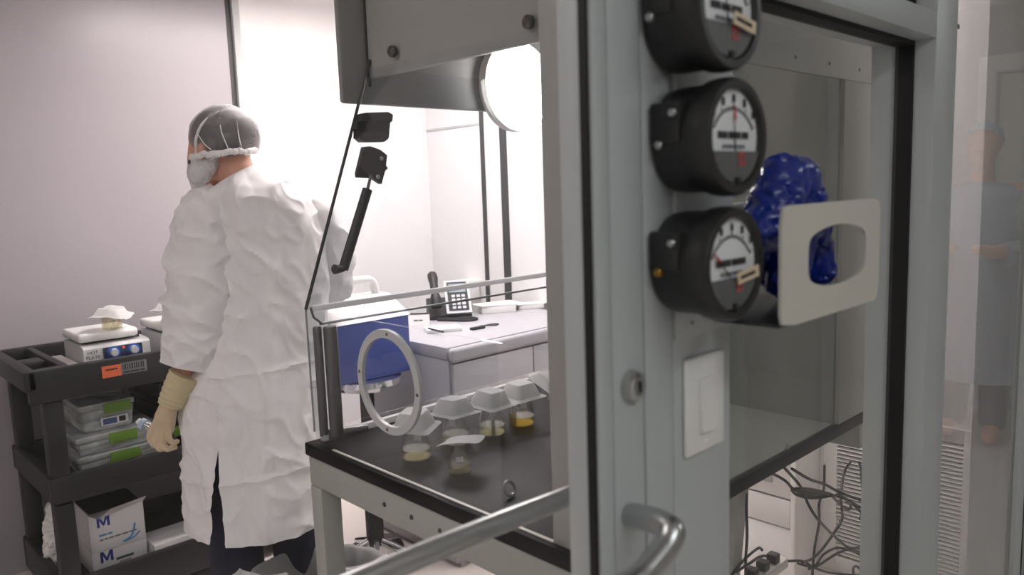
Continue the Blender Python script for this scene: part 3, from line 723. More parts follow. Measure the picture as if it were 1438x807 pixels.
for k, (px, py, sx, sy, sz, z0, rz, lab) in enumerate(((690, 440, .17, .13, .035, 0, -.5, 'long white tray of supplies at the cabinet back edge'), (672, 425, .14, .12, .10, .0, -.45, 'white carton standing behind the tray of supplies'), (712, 438, .13, .09, .02, .0, -.6, 'low flat white packet at the right of the papers'))):
    t = local('supply_pack', lab, 'package', px, py, rz)
    if k == 0: t.location += Vector((.06, .03, 0))
    if k == 1: t.location += Vector((.05, .17, 0))
    if k == 2: t.location += Vector((.16, .0, 0))
    link('sheets', box(-sx/2, sx/2, -sy/2, sy/2, z0, z0+sz, .003), PAPER, t)
    for j in range(3):
        s = link('sheet', box(-sx/2-.01*j, sx/2+.012*j, -sy/2+.006*j, sy/2-.004*j, z0+sz+.002*j+.0005, z0+sz+.002*j+.0015), PAPER, t); s.rotation_euler.z = .12*j

# blue case on a chrome stool
bt = 2.8
c0 = dep(470, 548, bt); 
zb0 = dep(520, 537, bt).z
bx0 = dep(470, 500, bt); yb0 = bx0.y
xb0 = on(470, 500, 'Y', yb0).x; xb1 = on(576, 480, 'Y', yb0).x
ztopb = on(520, 450, 'Y', yb0).z; zbot = on(520, 533, 'Y', yb0).z
cs = thing('blue_case', 'blue case with white lid and handles on the chrome stool', 'case', ((xb0+xb1)/2, yb0+.12, zbot))
link('case_body', box(xb0, xb1, yb0, yb0+.22, zbot, ztopb, .006), BLUEBOX, cs)
link('lid', prism(bmesh.new(), [(xb0-.004, yb0-.006, ztopb), (xb0-.004, yb0+.226, ztopb), (xb0-.004, yb0+.226, ztopb+.075), (xb0-.004, yb0+.13, ztopb+.075)], (xb1-xb0+.008, 0, 0)), WHITEPL, cs)
link('handle', tube(bmesh.new(), smooth_path([(xb0+.03, yb0+.17, ztopb+.06), (xb0+.05, yb0+.17, ztopb+.125), (xb0+.11, yb0+.17, ztopb+.135), (xb1-.11, yb0+.17, ztopb+.135), (xb1-.05, yb0+.17, ztopb+.125), (xb1-.03, yb0+.17, ztopb+.06)], 5), .017, 12), WHITEPL, cs)
sc_ = Vector(((xb0+xb1)/2+.02, yb0+.1, 0))
sl = thing('lab_stool', 'chrome-rimmed stool carrying the blue case', 'stool', (sc_.x, sc_.y, 0))
link('seat', lathe(bmesh.new(), [(0, zbot-.05), (.10, zbot-.05), (.135, zbot-.045), (.145, zbot-.03), (.14, zbot-.008), (.12, zbot-.001), (0, zbot-.001)], 36, sc_), CHROME, sl)
link('column', lathe(bmesh.new(), [(.035, .1), (.035, zbot-.25), (.028, zbot-.25), (.028, zbot-.05), (.05, zbot-.05)], 20, sc_), BLACKPL, sl)
for k in range(5):
    q = 2*math.pi*k/5+.3
    lg = link('leg', tube(bmesh.new(), [(sc_.x, sc_.y, .12), (sc_.x+.14*math.cos(q), sc_.y+.14*math.sin(q), .07)], [.02, .014], 10), CHROME, sl)
    link('castor', lathe(bmesh.new(), [(0, -.012), (.028, -.012), (.03, 0), (.028, .012), (0, .012)], 16, (sc_.x+.14*math.cos(q), sc_.y+.14*math.sin(q), .0305), 'X'), BLACKPL, lg)

# ------------------------------------------------------------------ cart
CZ = .945; cyf = 2.95; cyb = 3.53; cx0 = on(37, 521, 'Y', cyf).x; cx1 = cx0+1.04
ct = thing('utility_cart', 'black plastic three-shelf utility cart against the lilac wall', 'cart', ((cx0+cx1)/2, (cyf+cyb)/2, 0))
CART = mat('cart_black', (28, 28, 30), .45, var=.12)
bm = bmesh.new()
bx(bm, cx0, cx1, cyf, cyf+.035, CZ-.115, CZ, .006); bx(bm, cx0+.1, cx1, cyb-.035, cyb, CZ-.115, CZ, .006)
bx(bm, cx1-.035, cx1, cyf+.036, cyb-.036, CZ-.115, CZ, .006)
bx(bm, cx0+.036, cx1-.036, cyf+.036, cyb-.036, CZ-.075, CZ-.06)
link('top_tray', bm, CART, ct)
bm = bmesh.new()
bx(bm, cx0-.012, cx0+.03, cyf+.0, cyb, CZ-.07, CZ+.002, .008); bx(bm, cx0+.11, cx0+.135, cyf+.036, cyb-.03, CZ-.055, CZ-.002, .004)
bx(bm, cx0+.031, cx0+.109, (cyf+cyb)/2-.05, (cyf+cyb)/2+.05, CZ-.05, CZ-.01, .004); bx(bm, cx0+.031, cx0+.109, cyb-.04, cyb, CZ-.06, CZ, .004); bx(bm, cx0+.031, cx0+.109, cyf+.036, cyf+.06, CZ-.06, CZ-.002, .004)
link('tool_caddy', bm, CART, ct)
zm = on(95, 668, 'Y', cyf).z; zl = on(150, 800, 'Y', cyf).z
for zt2, hh in ((zm, .095), (zl, .13)):
    bm = bmesh.new()
    bx(bm, cx0+.03, cx1-.02, cyf, cyf+.03, zt2-hh, zt2, .006); bx(bm, cx0+.03, cx1-.02, cyb-.03, cyb, zt2-hh, zt2, .006)
    bx(bm, cx0+.03, cx0+.06, cyf+.031, cyb-.031, zt2-hh, zt2, .006); bx(bm, cx1-.05, cx1-.02, cyf+.031, cyb-.031, zt2-hh, zt2, .006)
    bx(bm, cx0+.06, cx1-.05, cyf+.031, cyb-.031, zt2-.07, zt2-.055)
    link('shelf', bm, CART, ct)
xpo = [on(75, 600, 'Y', cyf+.01).x, on(102, 600, 'Y', cyf+.01).x]
pw_ = xpo[1]-xpo[0]
for (ax, ay) in ((cx0+.04, cyf+.005), (cx0+.04, cyb-.075), (cx1-.05-pw_, cyf+.005), (cx1-.05-pw_, cyb-.075)):
    for za, zb2 in ((zm-.005, CZ-.117), (zl-.005, zm-.101), (.1, zl-.112)):
        if ay > 3.5 or True:
            link('post', box(ax, ax+pw_, ay+.001, ay+.07, za, zb2, .004), CART, ct)
    link('castor', lathe(bmesh.new(), [(0, -.016), (.046, -.016), (.05, -.008), (.05, .008), (.046, .016), (0, .016)], 20, (ax+.035, ay+.035, .0505), 'X'), BLACKPL, ct)
la_, lb_ = on(143, 523, 'Y', cyf), on(170, 519, 'Y', cyf); lc_ = on(206, 513, 'Y', cyf)
ORANGE = mat('orange_sticker', (205, 100, 60), .6)
link('orange_label', box(la_.x, lb_.x, cyf-.0015, cyf-.0002, la_.z-.022, la_.z+.020), ORANGE, ct)
tl = link('white_label', box(lb_.x+.001, lc_.x, cyf-.0015, cyf-.0002, la_.z-.020, la_.z+.022), mat('label_grey', (120, 120, 122), .6), ct)
bm = bmesh.new(); bxx = lb_.x+.006
while bxx < lc_.x-.008:
    bw = random.uniform(.002, .006); bx(bm, bxx, bxx+bw, cyf-.0022, cyf-.0015, la_.z-.004, la_.z+.019); bxx += bw+random.uniform(.002, .004)
link('barcode', bm, INK, tl)
print_lines('lettering', [(lb_.x+.006, lc_.x-.006, la_.z-.016, la_.z-.009)], cyf-.0015, INK, tl)
print_lines('lettering', [(la_.x+.012, lb_.x-.012, la_.z+.004, la_.z+.009)], cyf-.0015, INK, ct)

# hot plates (x right, y back), on the cart's tray
def hot_plate(label):
    t = thing('hot_plate', label, 'hot plate', (0, 0, 0), 'hot plates on the cart')
    HP = mat('hot_plate_grey', (205, 205, 206), .45); w_, d_ = .23, .25
    link('body', prism(bmesh.new(), [(-w_/2, -d_/2, 0), (-w_/2, d_/2, 0), (-w_/2, d_/2, .102), (-w_/2, -d_/2+.06, .102), (-w_/2, -d_/2+.012, .098), (-w_/2, -d_/2, .09)], (w_, 0, 0)), HP, t)
    link('neck', box(-.10, .10, -.07, .12, .1025, .112, .01), DARKPL, t)
    link('top_plate', box(-w_/2-.008, w_/2-.03, -.105, .115, .112, .145, .012, 3), WHITEPL, t)
    pn = link('control_panel', box(-.05, .085, -d_/2-.002, -d_/2-.0002, .044, .088, .004), mat('navy_panel', (45, 60, 95), .4), t)
    for x in (-.015, .055):
        k = link('knob', lathe(bmesh.new(), [(0, -.016), (.013, -.016), (.015, -.003), (.015, 0), (0, 0)], 20, (x, -d_/2-.002, .067), 'Y'), mat('knob_grey', (190, 192, 196), .4), pn)
        link('knob_ring', lathe(bmesh.new(), [(.0155, -.002), (.022, -.002), (.022, 0), (.0155, 0)], 24, (x, -d_/2-.0022, .067), 'Y'), mat('knob_blue', (50, 100, 190), .4), pn)
    link('pilot_light', lathe(bmesh.new(), [(0, -.003), (.0035, -.002), (.004, 0)], 12, (.020, -d_/2-.002, .080), 'Y'), mat('pilot_red', (230, 70, 70), .4, emit=((255, 60, 60), 1.0)), pn)
    text('lettering', 'HOT', .017, face_mtx((-.085, -d_/2-.0005, .076), (1, 0, 0), (0, 0, 1)), INK, t)
    text('lettering', 'PLATE', .017, face_mtx((-.085, -d_/2-.0005, .058), (1, 0, 0), (0, 0, 1)), INK, t)
    return t
FZ = CZ-.0595
hpY = cyf+.22
h1 = hot_plate('hot plate nearer the cart end with glass jar on it')
xh = on(166, 490, 'Y', hpY-.13).x
h1.location = (xh, hpY, FZ)
h2 = copy_tree(h1, (xh+.285, hpY+.01, FZ), 'hot plate partly hidden behind the gowned person')
# square glass jars with a crumpled boat on top
def jar(x, y, z, label, lab2, rz):
    t = thing('glass_jar', label, 'jar', (0, 0, 0), 'jars on the hot plates'); t.location = (x, y, z); t.rotation_euler.z = rz
    link('glass_body', box(-.026, .026, -.026, .026, 0.0005, .062, .005), FLASK, t)
    link('medium', box(-.0235, .0235, -.0235, .0235, .003, .050, .004), LIQ2, t)
    bm = make_boat(.125, .032, curl=.03)
    for v in bm.verts: v.co += Vector((noise.noise(v.co*30+Vector((x, 0, 0))), noise.noise(v.co*25), noise.noise(v.co*28+Vector((0, 5, 0)))))*.008
    o = link('weighing_boat', bm, BOAT); o.location = (x, y, z+.050); o.rotation_euler = (.1, -.08, rz+.4); tag(o, lab2, 'weighing boat', 'crumpled boats on the jars')
jz = FZ+.1455
pj = on(158, 462, 'Z', jz); jar(pj.x, pj.y, jz, 'square glass jar of pale medium on the unobstructed hot plate', 'crumpled white boat on the jar of the unobstructed hot plate', .5)
pj = on(244, 452, 'Z', jz); jar(pj.x, pj.y, jz, 'square glass jar on the hot plate beside the gowned sleeve', 'crumpled white boat beside the gowned sleeve', .3)
# papers in the tray
pp = thing('paper_sheets', 'white sheets lying in the cart tray left of the hot plate', 'paper', (cx0+.2, hpY, FZ))
for j in range(3):
    link('sheet', box(cx0+.145+.006*j, xh-.128, cyf+.06+.01*j, cyf+.40-.02*j, FZ+.001+.014*j, FZ+.013+.014*j), PAPER, pp)

# storage boxes with green latches on the middle shelf
MZ = zm-.0548
GREEN = mat('green_latch', (110, 150, 50), .45)
def clip_box(x0, x1, y0, y1, z0, z1, label, lt0=.4, lt1=.75, sticker=True, group='clear storage boxes on the cart'):
    t = thing('storage_box', label, 'storage box', ((x0+x1)/2, (y0+y1)/2, z0), group)
    h = z1-z0; lh = min(.022, h*.3)
    bm = bmesh.new(); i = .012
    loft(bm, [[Vector(p) for p in ((x0+i, y0+i, z0+.001), (x1-i, y0+i, z0+.001), (x1-i, y1-i, z0+.001), (x0+i, y1-i, z0+.001))],
              [Vector(p) for p in ((x0+.004, y0+.004, z1-lh), (x1-.004, y0+.004, z1-lh), (x1-.004, y1-.004, z1-lh), (x0+.004, y1-.004, z1-lh))]])
    bmesh.ops.bevel(bm, geom=bm.edges[:], offset=.006, segments=2, affect='EDGES')
    link('tub', bm, TUBC, t)
    link('lid', box(x0, x1, y0, y1, z1-lh, z1-.0005, .006), TUBC, t)
    wx = x1-x0
    link('latch', box(x0+wx*lt0, x0+wx*lt1, y0-.008, y0-.0005, z1-lh-.022, z1-.004, .003), GREEN, t)
    if sticker:
        s = link('sticker', box(x0+wx*.36, x0+wx*.85, y0-.002, y0+.0035, z0+h*.18, z0+h*.46, .001), mat('sticker_white', (215, 216, 220), .5), t)
        link('sticker_band', box(x0+wx*.39, x0+wx*.64, y0-.003, y0-.0021, z0+h*.22, z0+h*.42), mat('sticker_blue', (70, 85, 130), .5), s)
        link('barcode', box(x0+wx*.68, x0+wx*.80, y0-.003, y0-.0021, z0+h*.24, z0+h*.42), INK, s)
    return t
yf1 = cyf+.10
def xz(px, py, y): 
    p = on(px, py, 'Y', y); return p.x, p.z
xa, za = xz(110, 660, yf1); xb_, zb3 = xz(224, 630, yf1)
hbx = .075
clip_box(xa, xb_, yf1, yf1+.42, MZ, MZ+hbx, 'clear storage box with green latch, lowest of the stack', .38, .75, False)
clip_box(xa+.0, xb_+.005, yf1-.005, yf1+.41, MZ+hbx+.0005, MZ+2*hbx, 'clear storage box with green latch, middle of the stack', .38, .72, False)
xa2 = xz(112, 590, yf1+.02)[0]; xb2 = xz(192, 590, yf1+.02)[0]
clip_box(xa2, xb2, yf1+.02, yf1+.30, MZ+2*hbx+.0005, MZ+3.45*hbx, 'small clear storage box with printed sticker atop the stack', .42, .92, True)
xr0 = xb_+.03; DRK = glass('smoky_plastic', (90, 95, 92), f0=.05, haze=.3, hazecol=(60, 64, 62), rough=.2)
zz = MZ
for k, (hh, lab) in enumerate(((.105, 'dark storage box behind the gloved hand, lowest of three'), (.105, 'dark storage box behind the gloved hand, middle of three'), (.10, 'dark storage box behind the gloved hand, topmost of three'))):
    t = clip_box(xr0, xr0+.36, yf1+.04, yf1+.42, zz+.0005, zz+hh, lab, .05, .38, True, 'dark storage boxes on the cart'); zz += hh
    for ch in t.children:
        if ch.name.startswith(('tub', 'lid')): ch.data.materials[0] = DRK

# cartons on the bottom shelf
BZ = zl-.0548; yf2 = cyf+.09
xm0, zm0 = xz(124, 730, yf2); xm1, _ = xz(203, 730, yf2)
ztA = xz(165, 712, yf2)[1]; zmid = xz(165, 768, yf2)[1]
CARD = mat('white_carton', (222, 221, 222), .6, var=.02)
def carton(z0, z1, label, opened):
    t = thing('carton', label, 'carton', ((xm0+xm1)/2, yf2+.1, z0), 'white cartons with a blue letter')
    link('box_body', box(xm0, xm1, yf2, yf2+.20, z0+.0005, z1-.0005, .001), CARD, t)
    ht = z1-z0
    if opened:
        link('flap', prism(bmesh.new(), [(xm0-.002, yf2+.001, z1-.001), (xm1+.002, yf2+.001, z1-.001), (xm1+.012, yf2-.012, z1+.018), (xm1*.4+xm0*.6, yf2-.004, z1+.004), (xm0+.03, yf2-.012, z1-.02)], (0, -.001, 0)), CARD, t)
        link('opening_shade_sheet', box(xm0+.004, xm1-.004, yf2+.006, yf2+.19, z1-.0004, z1+.0006), BLACKPL, t)  # black sheet standing for the shade inside the open carton
        bm = bmesh.new(); arc = smooth_path([(xm1-.085, yf2-.0008, z0+ht*.10), (xm1-.05, yf2-.0008, z0+ht*.2), (xm1-.035, yf2-.0008, z0+ht*.5)], 5)
        tube(bm, arc, [.0005]+[.0035]*(len(arc)-2)+[.001], 6)
        arc = smooth_path([(xm1-.08, yf2-.0008, z0+ht*.10), (xm1-.045, yf2-.0008, z0+ht*.13), (xm1-.02, yf2-.0008, z0+ht*.25)], 5)
        tube(bm, arc, [.0005]+[.0028]*(len(arc)-2)+[.0008], 6); link('swoosh', bm, SKYINK, t)
        print_lines('lettering', [(xm0+.03, xm0+.075, z0+ht*.39, z0+ht*.44)], yf2-.0001, SKYINK, t)
        print_lines('lettering', [(xm0+.03, xm0+.16, z0+ht*.28, z0+ht*.32)], yf2-.0001, GREYINK, t)
    else:
        link('print_band', box(xm0+.08, xm1-.05, yf2-.0008, yf2-.0001, z0+ht*.45, z0+ht*.56), mat('green_print', (60, 90, 70), .6), t)
        print_lines('lettering', [(xm0+.09, xm1-.06, z0+ht*.32, z0+ht*.36)], yf2-.0001, INK, t)
    Mp = [(0, 0), (.009, 0), (.009, .027), (.0195, .004), (.0245, .004), (.035, .027), (.035, 0), (.044, 0), (.044, .042), (.033, .042), (.022, .017), (.011, .042), (0, .042)]
    link('letter_m', prism(bmesh.new(), [(xm0+.026+u, yf2-.0001, z0+ht*.76-.021+v) for u, v in Mp], (0, -.0007, 0)), BLUEINK, t, smooth=False)
carton(BZ, zmid, 'lower white carton with blue letter M and printed band', False)
carton(zmid, ztA, 'upper white carton with blue letter M and blue swoosh, opened', True)
xs_0 = xm1+.01; xs_1 = xz(280, 760, yf2)[0]+.02
zsT = xz(240, 757, yf2-.04)[1]
t = thing('slim_carton', 'long low white carton next to the opened carton', 'carton', ((xs_0+xs_1)/2, yf2, BZ))
link('box_body', box(xs_0, xs_1, yf2-.05, yf2+.10, BZ, zsT, .003), CARD, t)
print_lines('lettering', [((xs_0+xs_1)/2-.06, (xs_0+xs_1)/2+.03, zsT-.036, zsT-.024)], yf2-.0501, INK, t)
pw0 = on(90, 760, 'Y', cyf+.22)
bg = blob([[((pw0.x-.01, cyf+.3, BZ+.05), .05), ((pw0.x+.0, cyf+.3, BZ+.15), .05), ((pw0.x+.01, cyf+.3, BZ+.26), .03)], [((pw0.x+.02, cyf+.38, BZ+.05), .05), ((pw0.x+.02, cyf+.38, BZ+.2), .04)]], .006, 3)
crumple(bg, .015, 25, 2); tag(link('white_bag', bg, PAPER), 'crumpled white bag at the near end of bottom shelf', 'bag')

# ------------------------------------------------------------------ white waste bin with a clear bag
BR, BH = .23, .34
bc = on(446, 815, 'Z', BH)
bn = thing('waste_bin', 'black round waste bin lined with a clear bag by the bench leg', 'bin', (bc.x, bc.y, 0))
link('bucket', lathe(bmesh.new(), [(0, .004), (BR*.8, .004), (BR*.82, 0), (BR*.98, BH-.01), (BR, BH-.01), (BR, BH), (BR*.96, BH), (BR*.80, .012), (0, .012)], 48, bc-Vector((0, 0, BH))), BLACKPL, bn)
rings = []
for (r, z) in ((BR*.86, BH-.16), (BR*.90, BH-.06), (BR*.955, BH+.004), (BR*.99, BH+.012), (BR*1.035, BH+.006), (BR*1.09, BH-.02), (BR*1.15, BH-.06), (BR*1.2, BH-.11), (BR*1.23, BH-.17)):
    ring = []
    for k in range(160):
        q = 2*math.pi*k/160; e = Vector((math.cos(q), math.sin(q), 0)); nn = noise.noise(e*4+Vector((0, 0, z*9)))
        out = r > BR*.99; far = max(0, min(1, (e.dot(Vector((.62, .78, 0)))+.25)*2.2))
        rr_, zz_ = (r, z) if not out else (r*(1-far)+BR*.95*far, z*(1-far)+(BH-.02)*far)
        up_ = .055*(1-far)*(1 if BR*.95 < r < BR*1.045 else .4)
        if not out:                      # on the near side the film folds in over the opening
            nr = 1-far; lay = (BR*.95-r)/(BR*.09); rr_ = r*(1-nr)+(BR*.97-BR*.55*max(0, lay))*nr; zz_ = z*(1-nr)+(BH+.03+.025*noise.noise(e*9+Vector((lay, 0, 0))))*nr
        ring.append(Vector((bc.x, bc.y, zz_+up_))+e*(rr_+(abs(nn)*.03*(1-far) if out else -abs(nn)*.02))+Vector((0, 0, noise.noise(e*11+Vector((3, 1, z*5)))*(.03*(1-far) if r > BR*1.03 else .006))))
    rings.append(ring)
link('bag', loft(bmesh.new(), rings, cap=False), BAGP, bn)

# ------------------------------------------------------------------ under and beyond the bench
gy0, gy1 = on(1352, 700, 'X', XR).y, on(1158, 700, 'X', XR).y
gz1 = on(1340, 600, 'X', XR).z
gr = thing('return_grille', 'white louvred air grille low on the far wall', 'grille', (XR, (gy0+gy1)/2, 0))
link('frame', frame4(bmesh.new(), 'X', gy0-.05, gy1+.0, .02, gz1, .05, XR-.014, XR-.001, .002), CREAM, gr)
link('backing', box(XR-.004, XR-.001, gy0, gy1-.05, .07, gz1-.05), DARKPL, gr)
slat = None; nsl = 34; zz0, zz1 = .075, gz1-.055
for k in range(nsl):
    z = zz0+(zz1-zz0)*(k+.5)/nsl; h = (zz1-zz0)/nsl*.25
    if slat is None:
        slat = link('slat', prism(bmesh.new(), [(XR-.014, gy0, -h), (XR-.011, gy0, -h), (XR-.004, gy0, h), (XR-.007, gy0, h)], (0, gy1-.05-gy0, 0)), CREAM, gr); s_ = slat
    else: s_ = slat.copy(); COL.objects.link(s_)
    s_.location.z = z
fx = 2.60
dy0 = on(1117, 740, 'X', fx).y
dw = thing('drawer_cabinet', 'white drawer cabinet on the floor beyond the bench', 'cabinet', ((fx+XR)/2, dy0+.4, 0))
zA = on(1117, 705, 'X', fx).z; zB = on(1116, 745, 'X', fx).z
link('carcass', box(fx+.02, XR-.002, dy0, dy0+.66, 0, .74, .003), CREAM, dw)
for za, zb2 in ((zA+.004, .74), (zB, zA-.004)):
    dr = link('drawer', box(fx, fx+.019, dy0+.022, dy0+.655, za, zb2, .003), CREAM, dw)
    if zb2 > .7: link('handle', box(fx-.012, fx-.0005, dy0+.09, dy0+.19, (za+.05), (za+.085), .003), mat('handle_grey', (170, 170, 172), .4), dr)
link('plinth', box(fx+.004, fx+.019, dy0+.022, dy0+.655, .01, zB-.006, .002), WHITEPL, dw)
link('end_post', box(fx-.002, fx+.019, dy0, dy0+.02, 0, .74, .002), CREAM, dw)

CABLE = mat('black_cable', (28, 27, 28), .55)
def cpx(u, v): return 1010+u/5.49, 660+v/5.49
cabs = [([(215, 150), (210, 300), (215, 500), (205, 680), (205, 830)], 1.0, 'straight black cable hanging beside the slanted bench leg'),
        ([(390, 20), (450, 45), (520, 90), (580, 150), (700, 180), (850, 190), (960, 215), (1110, 300)], .92, 'black cable curving under the bench into the loop bundle'),
        ([(500, -20), (600, 90), (640, 150), (690, 270), (770, 390), (900, 520), (1000, 600), (1100, 640)], .90, 'black cable running diagonally down to the lower knot'),
        ([(560, -12), (700, 70), (820, 110), (930, 170), (1110, 238)], .88, 'thin black cable slanting above the loop bundle'),
        ([(812, -40), (805, 150), (770, 260), (770, 400), (735, 600), (715, 830)], .96, 'black cable hanging straight before the louvred grille'),
        ([(1010, -60), (970, 0), (950, 80), (935, 170), (880, 200)], .93, 'short black cable dropping to the loop bundle knot'),
        ([(865, 195), (940, 270), (1000, 300), (1012, 262), (930, 190), (1000, 235), (1095, 330), (1085, 375), (1110, 370)], .91, 'black cable loop hanging from the bundle knot'),
        ([(935, 200), (945, 300), (945, 380), (880, 490), (800, 600), (720, 680), (640, 710)], .95, 'thin black cable bowing from knot to the floor beam'),
        ([(100, 800), (190, 690), (300, 600), (330, 615)], 1.05, 'black cable end plugged at the light grey connector'),
        ([(130, 785), (230, 720), (340, 660), (480, 700), (640, 700), (730, 750), (850, 790), (1000, 805), (1100, 810)], 1.02, 'long black cable lying along the lower beam'),
        ([(600, 715), (730, 740), (800, 650), (900, 600), (1000, 605), (1100, 590)], 1.0, 'black cable rising from the beam to the lower knot'),
        ([(690, 760), (760, 735), (900, 645), (1000, 615), (1100, 660)], .98, 'black cable under the lower knot'),
        ([(1080, -60), (1092, 0), (1108, 180), (1115, 260)], .9, 'black cable beside the window frame'),
        ([(1040, 830), (1032, 760), (1060, 740), (1090, 770), (1110, 775)], .95, 'small black cable hook at the bottom corner')]
for pts, y, lab in cabs:
    P_ = []
    for i, (u, v) in enumerate(pts):
        x_, y_ = cpx(u, v); P_.append(on(x_, y_, 'Y', y+.03*math.sin(i*1.7+y*40)))
    tag(link('power_cable', tube(bmesh.new(), smooth_path(P_, 5), .004, 7), CABLE), lab, 'cable', 'black cables under the bench')
lp = []
for k, pts in enumerate(([(560, 155), (600, 190), (720, 215), (860, 192), (720, 150), (600, 142)], [(590, 152), (640, 185), (760, 195), (880, 195), (760, 160), (640, 148)], [(610, 150), (660, 175), (780, 188), (870, 190), (740, 170), (650, 155)])):
    P_ = [on(*cpx(u, v), 'Y', .90+.012*k+.02*math.sin(i)) for i, (u, v) in enumerate(pts)]
    lp.append(smooth_path(P_+[P_[0]], 5)[:-1])
bm = bmesh.new()
for q in lp: tube(bm, q, .004, 7, True)
tag(link('cable_bundle', bm, CABLE), 'coiled black cable bundle hanging under the bench', 'cable', 'black cables under the bench')
psp = on(1075, 797, 'Y', 1.02)
ps = thing('power_strip', 'light grey power strip with plugs on the lower beam', 'power strip', (psp.x, 1.02, psp.z))
link('strip_body', box(psp.x-.12, psp.x+.10, 1.0, 1.045, psp.z-.03, psp.z, .004), IVORY, ps)
for k in range(3): link('plug', box(psp.x-.09+.06*k, psp.x-.06+.06*k, 1.005, 1.035, psp.z, psp.z+.028, .004), BLACKPL, ps)

# ------------------------------------------------------------------ the gowned person
T0 = 2.5
e1 = Vector((RT.x, RT.y, 0)).normalized(); e2 = Vector((FW.x, FW.y, 0)).normalized()
def B(px, py, off=0, t=T0): return dep(px, py, t)+e2*off
GOWN = mat('white_nonwoven', (244, 243, 244), .75, var=.03, vscale=14, bump=.55, bscale=9, ridged=True, spec=.2)
SKIN = mat('skin', (214, 160, 138), .5, var=.08, vscale=12)
NAVY = mat('navy_scrubs', (30, 34, 58), .8, var=.15, vscale=20, bump=.2, bscale=30)
GLOVE = mat('cream_latex', (212, 190, 160), .5, var=.06, vscale=12, bump=.05, bscale=60)
CUFF = mat('cream_cuff', (214, 200, 160), .6, var=.05, bump=.15, bscale=40)
pc0 = B(361, 560)
pn = thing('person', 'person in white gown, hair net, mask and cream gloves beside the black cart', 'person', (pc0.x, pc0.y, 0))
hipz = .93
def G(dx, off, z): return Vector((pc0.x, pc0.y, 0))+e1*dx+e2*off+Vector((0, 0, z))
neck_b, neck_t = B(340, 268), B(328, 228)
hc = B(315, 196)
shL, shR = B(285, 300, -.03), B(420, 305, .05)
chains = [
 [(hc+e1*.012, .084), (hc+e1*.022+Vector((0, 0, .008)), .080)],
 [(B(298, 198), .072), (B(291, 225), .062), (B(291, 246), .046), (B(286, 256), .030)],
 [(B(276, 214), .028), (B(269, 236), .014)],
 [(neck_t, .056), (neck_b, .062), (B(352, 300, .01), .11), (B(358, 400, .01), .13), (G(0, 0, hipz), .14)],
 [(B(352, 300, .01), .10), (shL, .05), (B(297, 400, -.05), .045), (B(281, 490, -.09), .034), (B(273, 525, -.105), .024)],
 [(B(352, 300, .01), .10), (shR, .062), (B(436, 395, .12), .045), (B(420, 425, .26), .036)],
 [(G(-.09, -.01, hipz), .10), (G(-.10, -.03, .52), .065), (G(-.10, .0, .10), .045), (G(-.16, .05, .05), .04)],
 [(G(.09, .02, hipz), .10), (G(.09, .0, .52), .065), (G(.09, .03, .10), .045), (G(.03, .09, .05), .04)],
]
# an ear on the near side of the head
ear = B(297, 214, -.082)
chains.append([(ear, (.016, .016, .030))])
link('body', blob(chains, .007, 5), SKIN, pn)
HAIR = mat('dark_hair', (74, 66, 64), .6, var=.3, vscale=30, stretch=(1, 1, .2))
def shell(ctr, ra, keep, sub=4, ruf=0, seed=0):
    bm = bmesh.new(); bmesh.ops.create_icosphere(bm, subdivisions=sub, radius=1)
    for v in bm.verts:
        d = v.co.copy(); k = 1+ruf*noise.noise(d*9+Vector((seed, 0, 0)))
        v.co = ctr+(e1*d.x*ra[0]+e2*d.y*ra[1]+Vector((0, 0, d.z*ra[2])))*k
    bmesh.ops.delete(bm, geom=[v for v in bm.verts if not keep(v.co)], context='VERTS')
    return bm
def side(pa, pb, sgn):               # which side of a line in the picture plane a point of the head lies
    a_, b_2 = Vector((pa[0], -pa[1])), Vector((pb[0], -pb[1]))
    def f(co):
        d = co-CAM; u = PW/2+FPX*RT.dot(d)/FW.dot(d); v = PH/2-FPX*UP.dot(d)/FW.dot(d)
        q = Vector((u, -v)); return sgn*((b_2-a_).x*(q-a_).y-(b_2-a_).y*(q-a_).x) > 0
    return f
hcc = B(316, 193)
link('hair', shell(hcc, (.108, .095, .101), side((268, 226), (366, 214), 1), 4, .02), HAIR, pn)
NET = glass('hair_net_film', (215, 215, 218), f0=.03, haze=.22, hazecol=(225, 222, 224), rough=.5, maxr=.2)
net = link('hair_net', shell(hcc, (.113, .100, .105), side((266, 232), (368, 216), 1), 4, .03, 3), NET, pn)
RUCHE = mat('white_elastic', (240, 238, 238), .8, bump=.4, bscale=80)
bm = bmesh.new(); pts = []
for k in range(21):
    f_ = k/20; px = 281+(362-281)*f_; py = 221+(213-221)*f_-6*math.sin(math.pi*f_)*0
    yy = ((px-316)/47.0); off = -.102*math.sqrt(max(0, 1-min(1, yy*yy)))
    pts.append(B(px, py+random.uniform(-1.5, 1.5), off))
tube(bm, smooth_path(pts, 3), [.010+.004*noise.noise(Vector((k*.7, 0, 0))) for k in range(61)], 10)
link('elastic_band', bm, RUCHE, net)
def strap(pxs, r=.0032):
    P_ = []
    for px, py in pxs:
        q = (px-316)/48.0; q2 = (193-py)/44.0; off = -.104*math.sqrt(max(.02, 1-min(.98, q*q+q2*q2))); P_.append(B(px, py, off))
    return tube(bmesh.new(), smooth_path(P_, 6), r, 7)
link('mask_strap', strap([(288, 216), (290, 200), (297, 182), (308, 168), (322, 159), (336, 157)], .0045), RUCHE, pn)
for q in ([(322, 168), (327, 188), (334, 210)], [(343, 172), (347, 192), (349, 208)], [(293, 190), (303, 204), (312, 212)]):
    link('net_pleat', strap(q, .0018), RUCHE, net)
MASK = mat('white_mask', (226, 225, 226), .7, bump=.3, bscale=50)
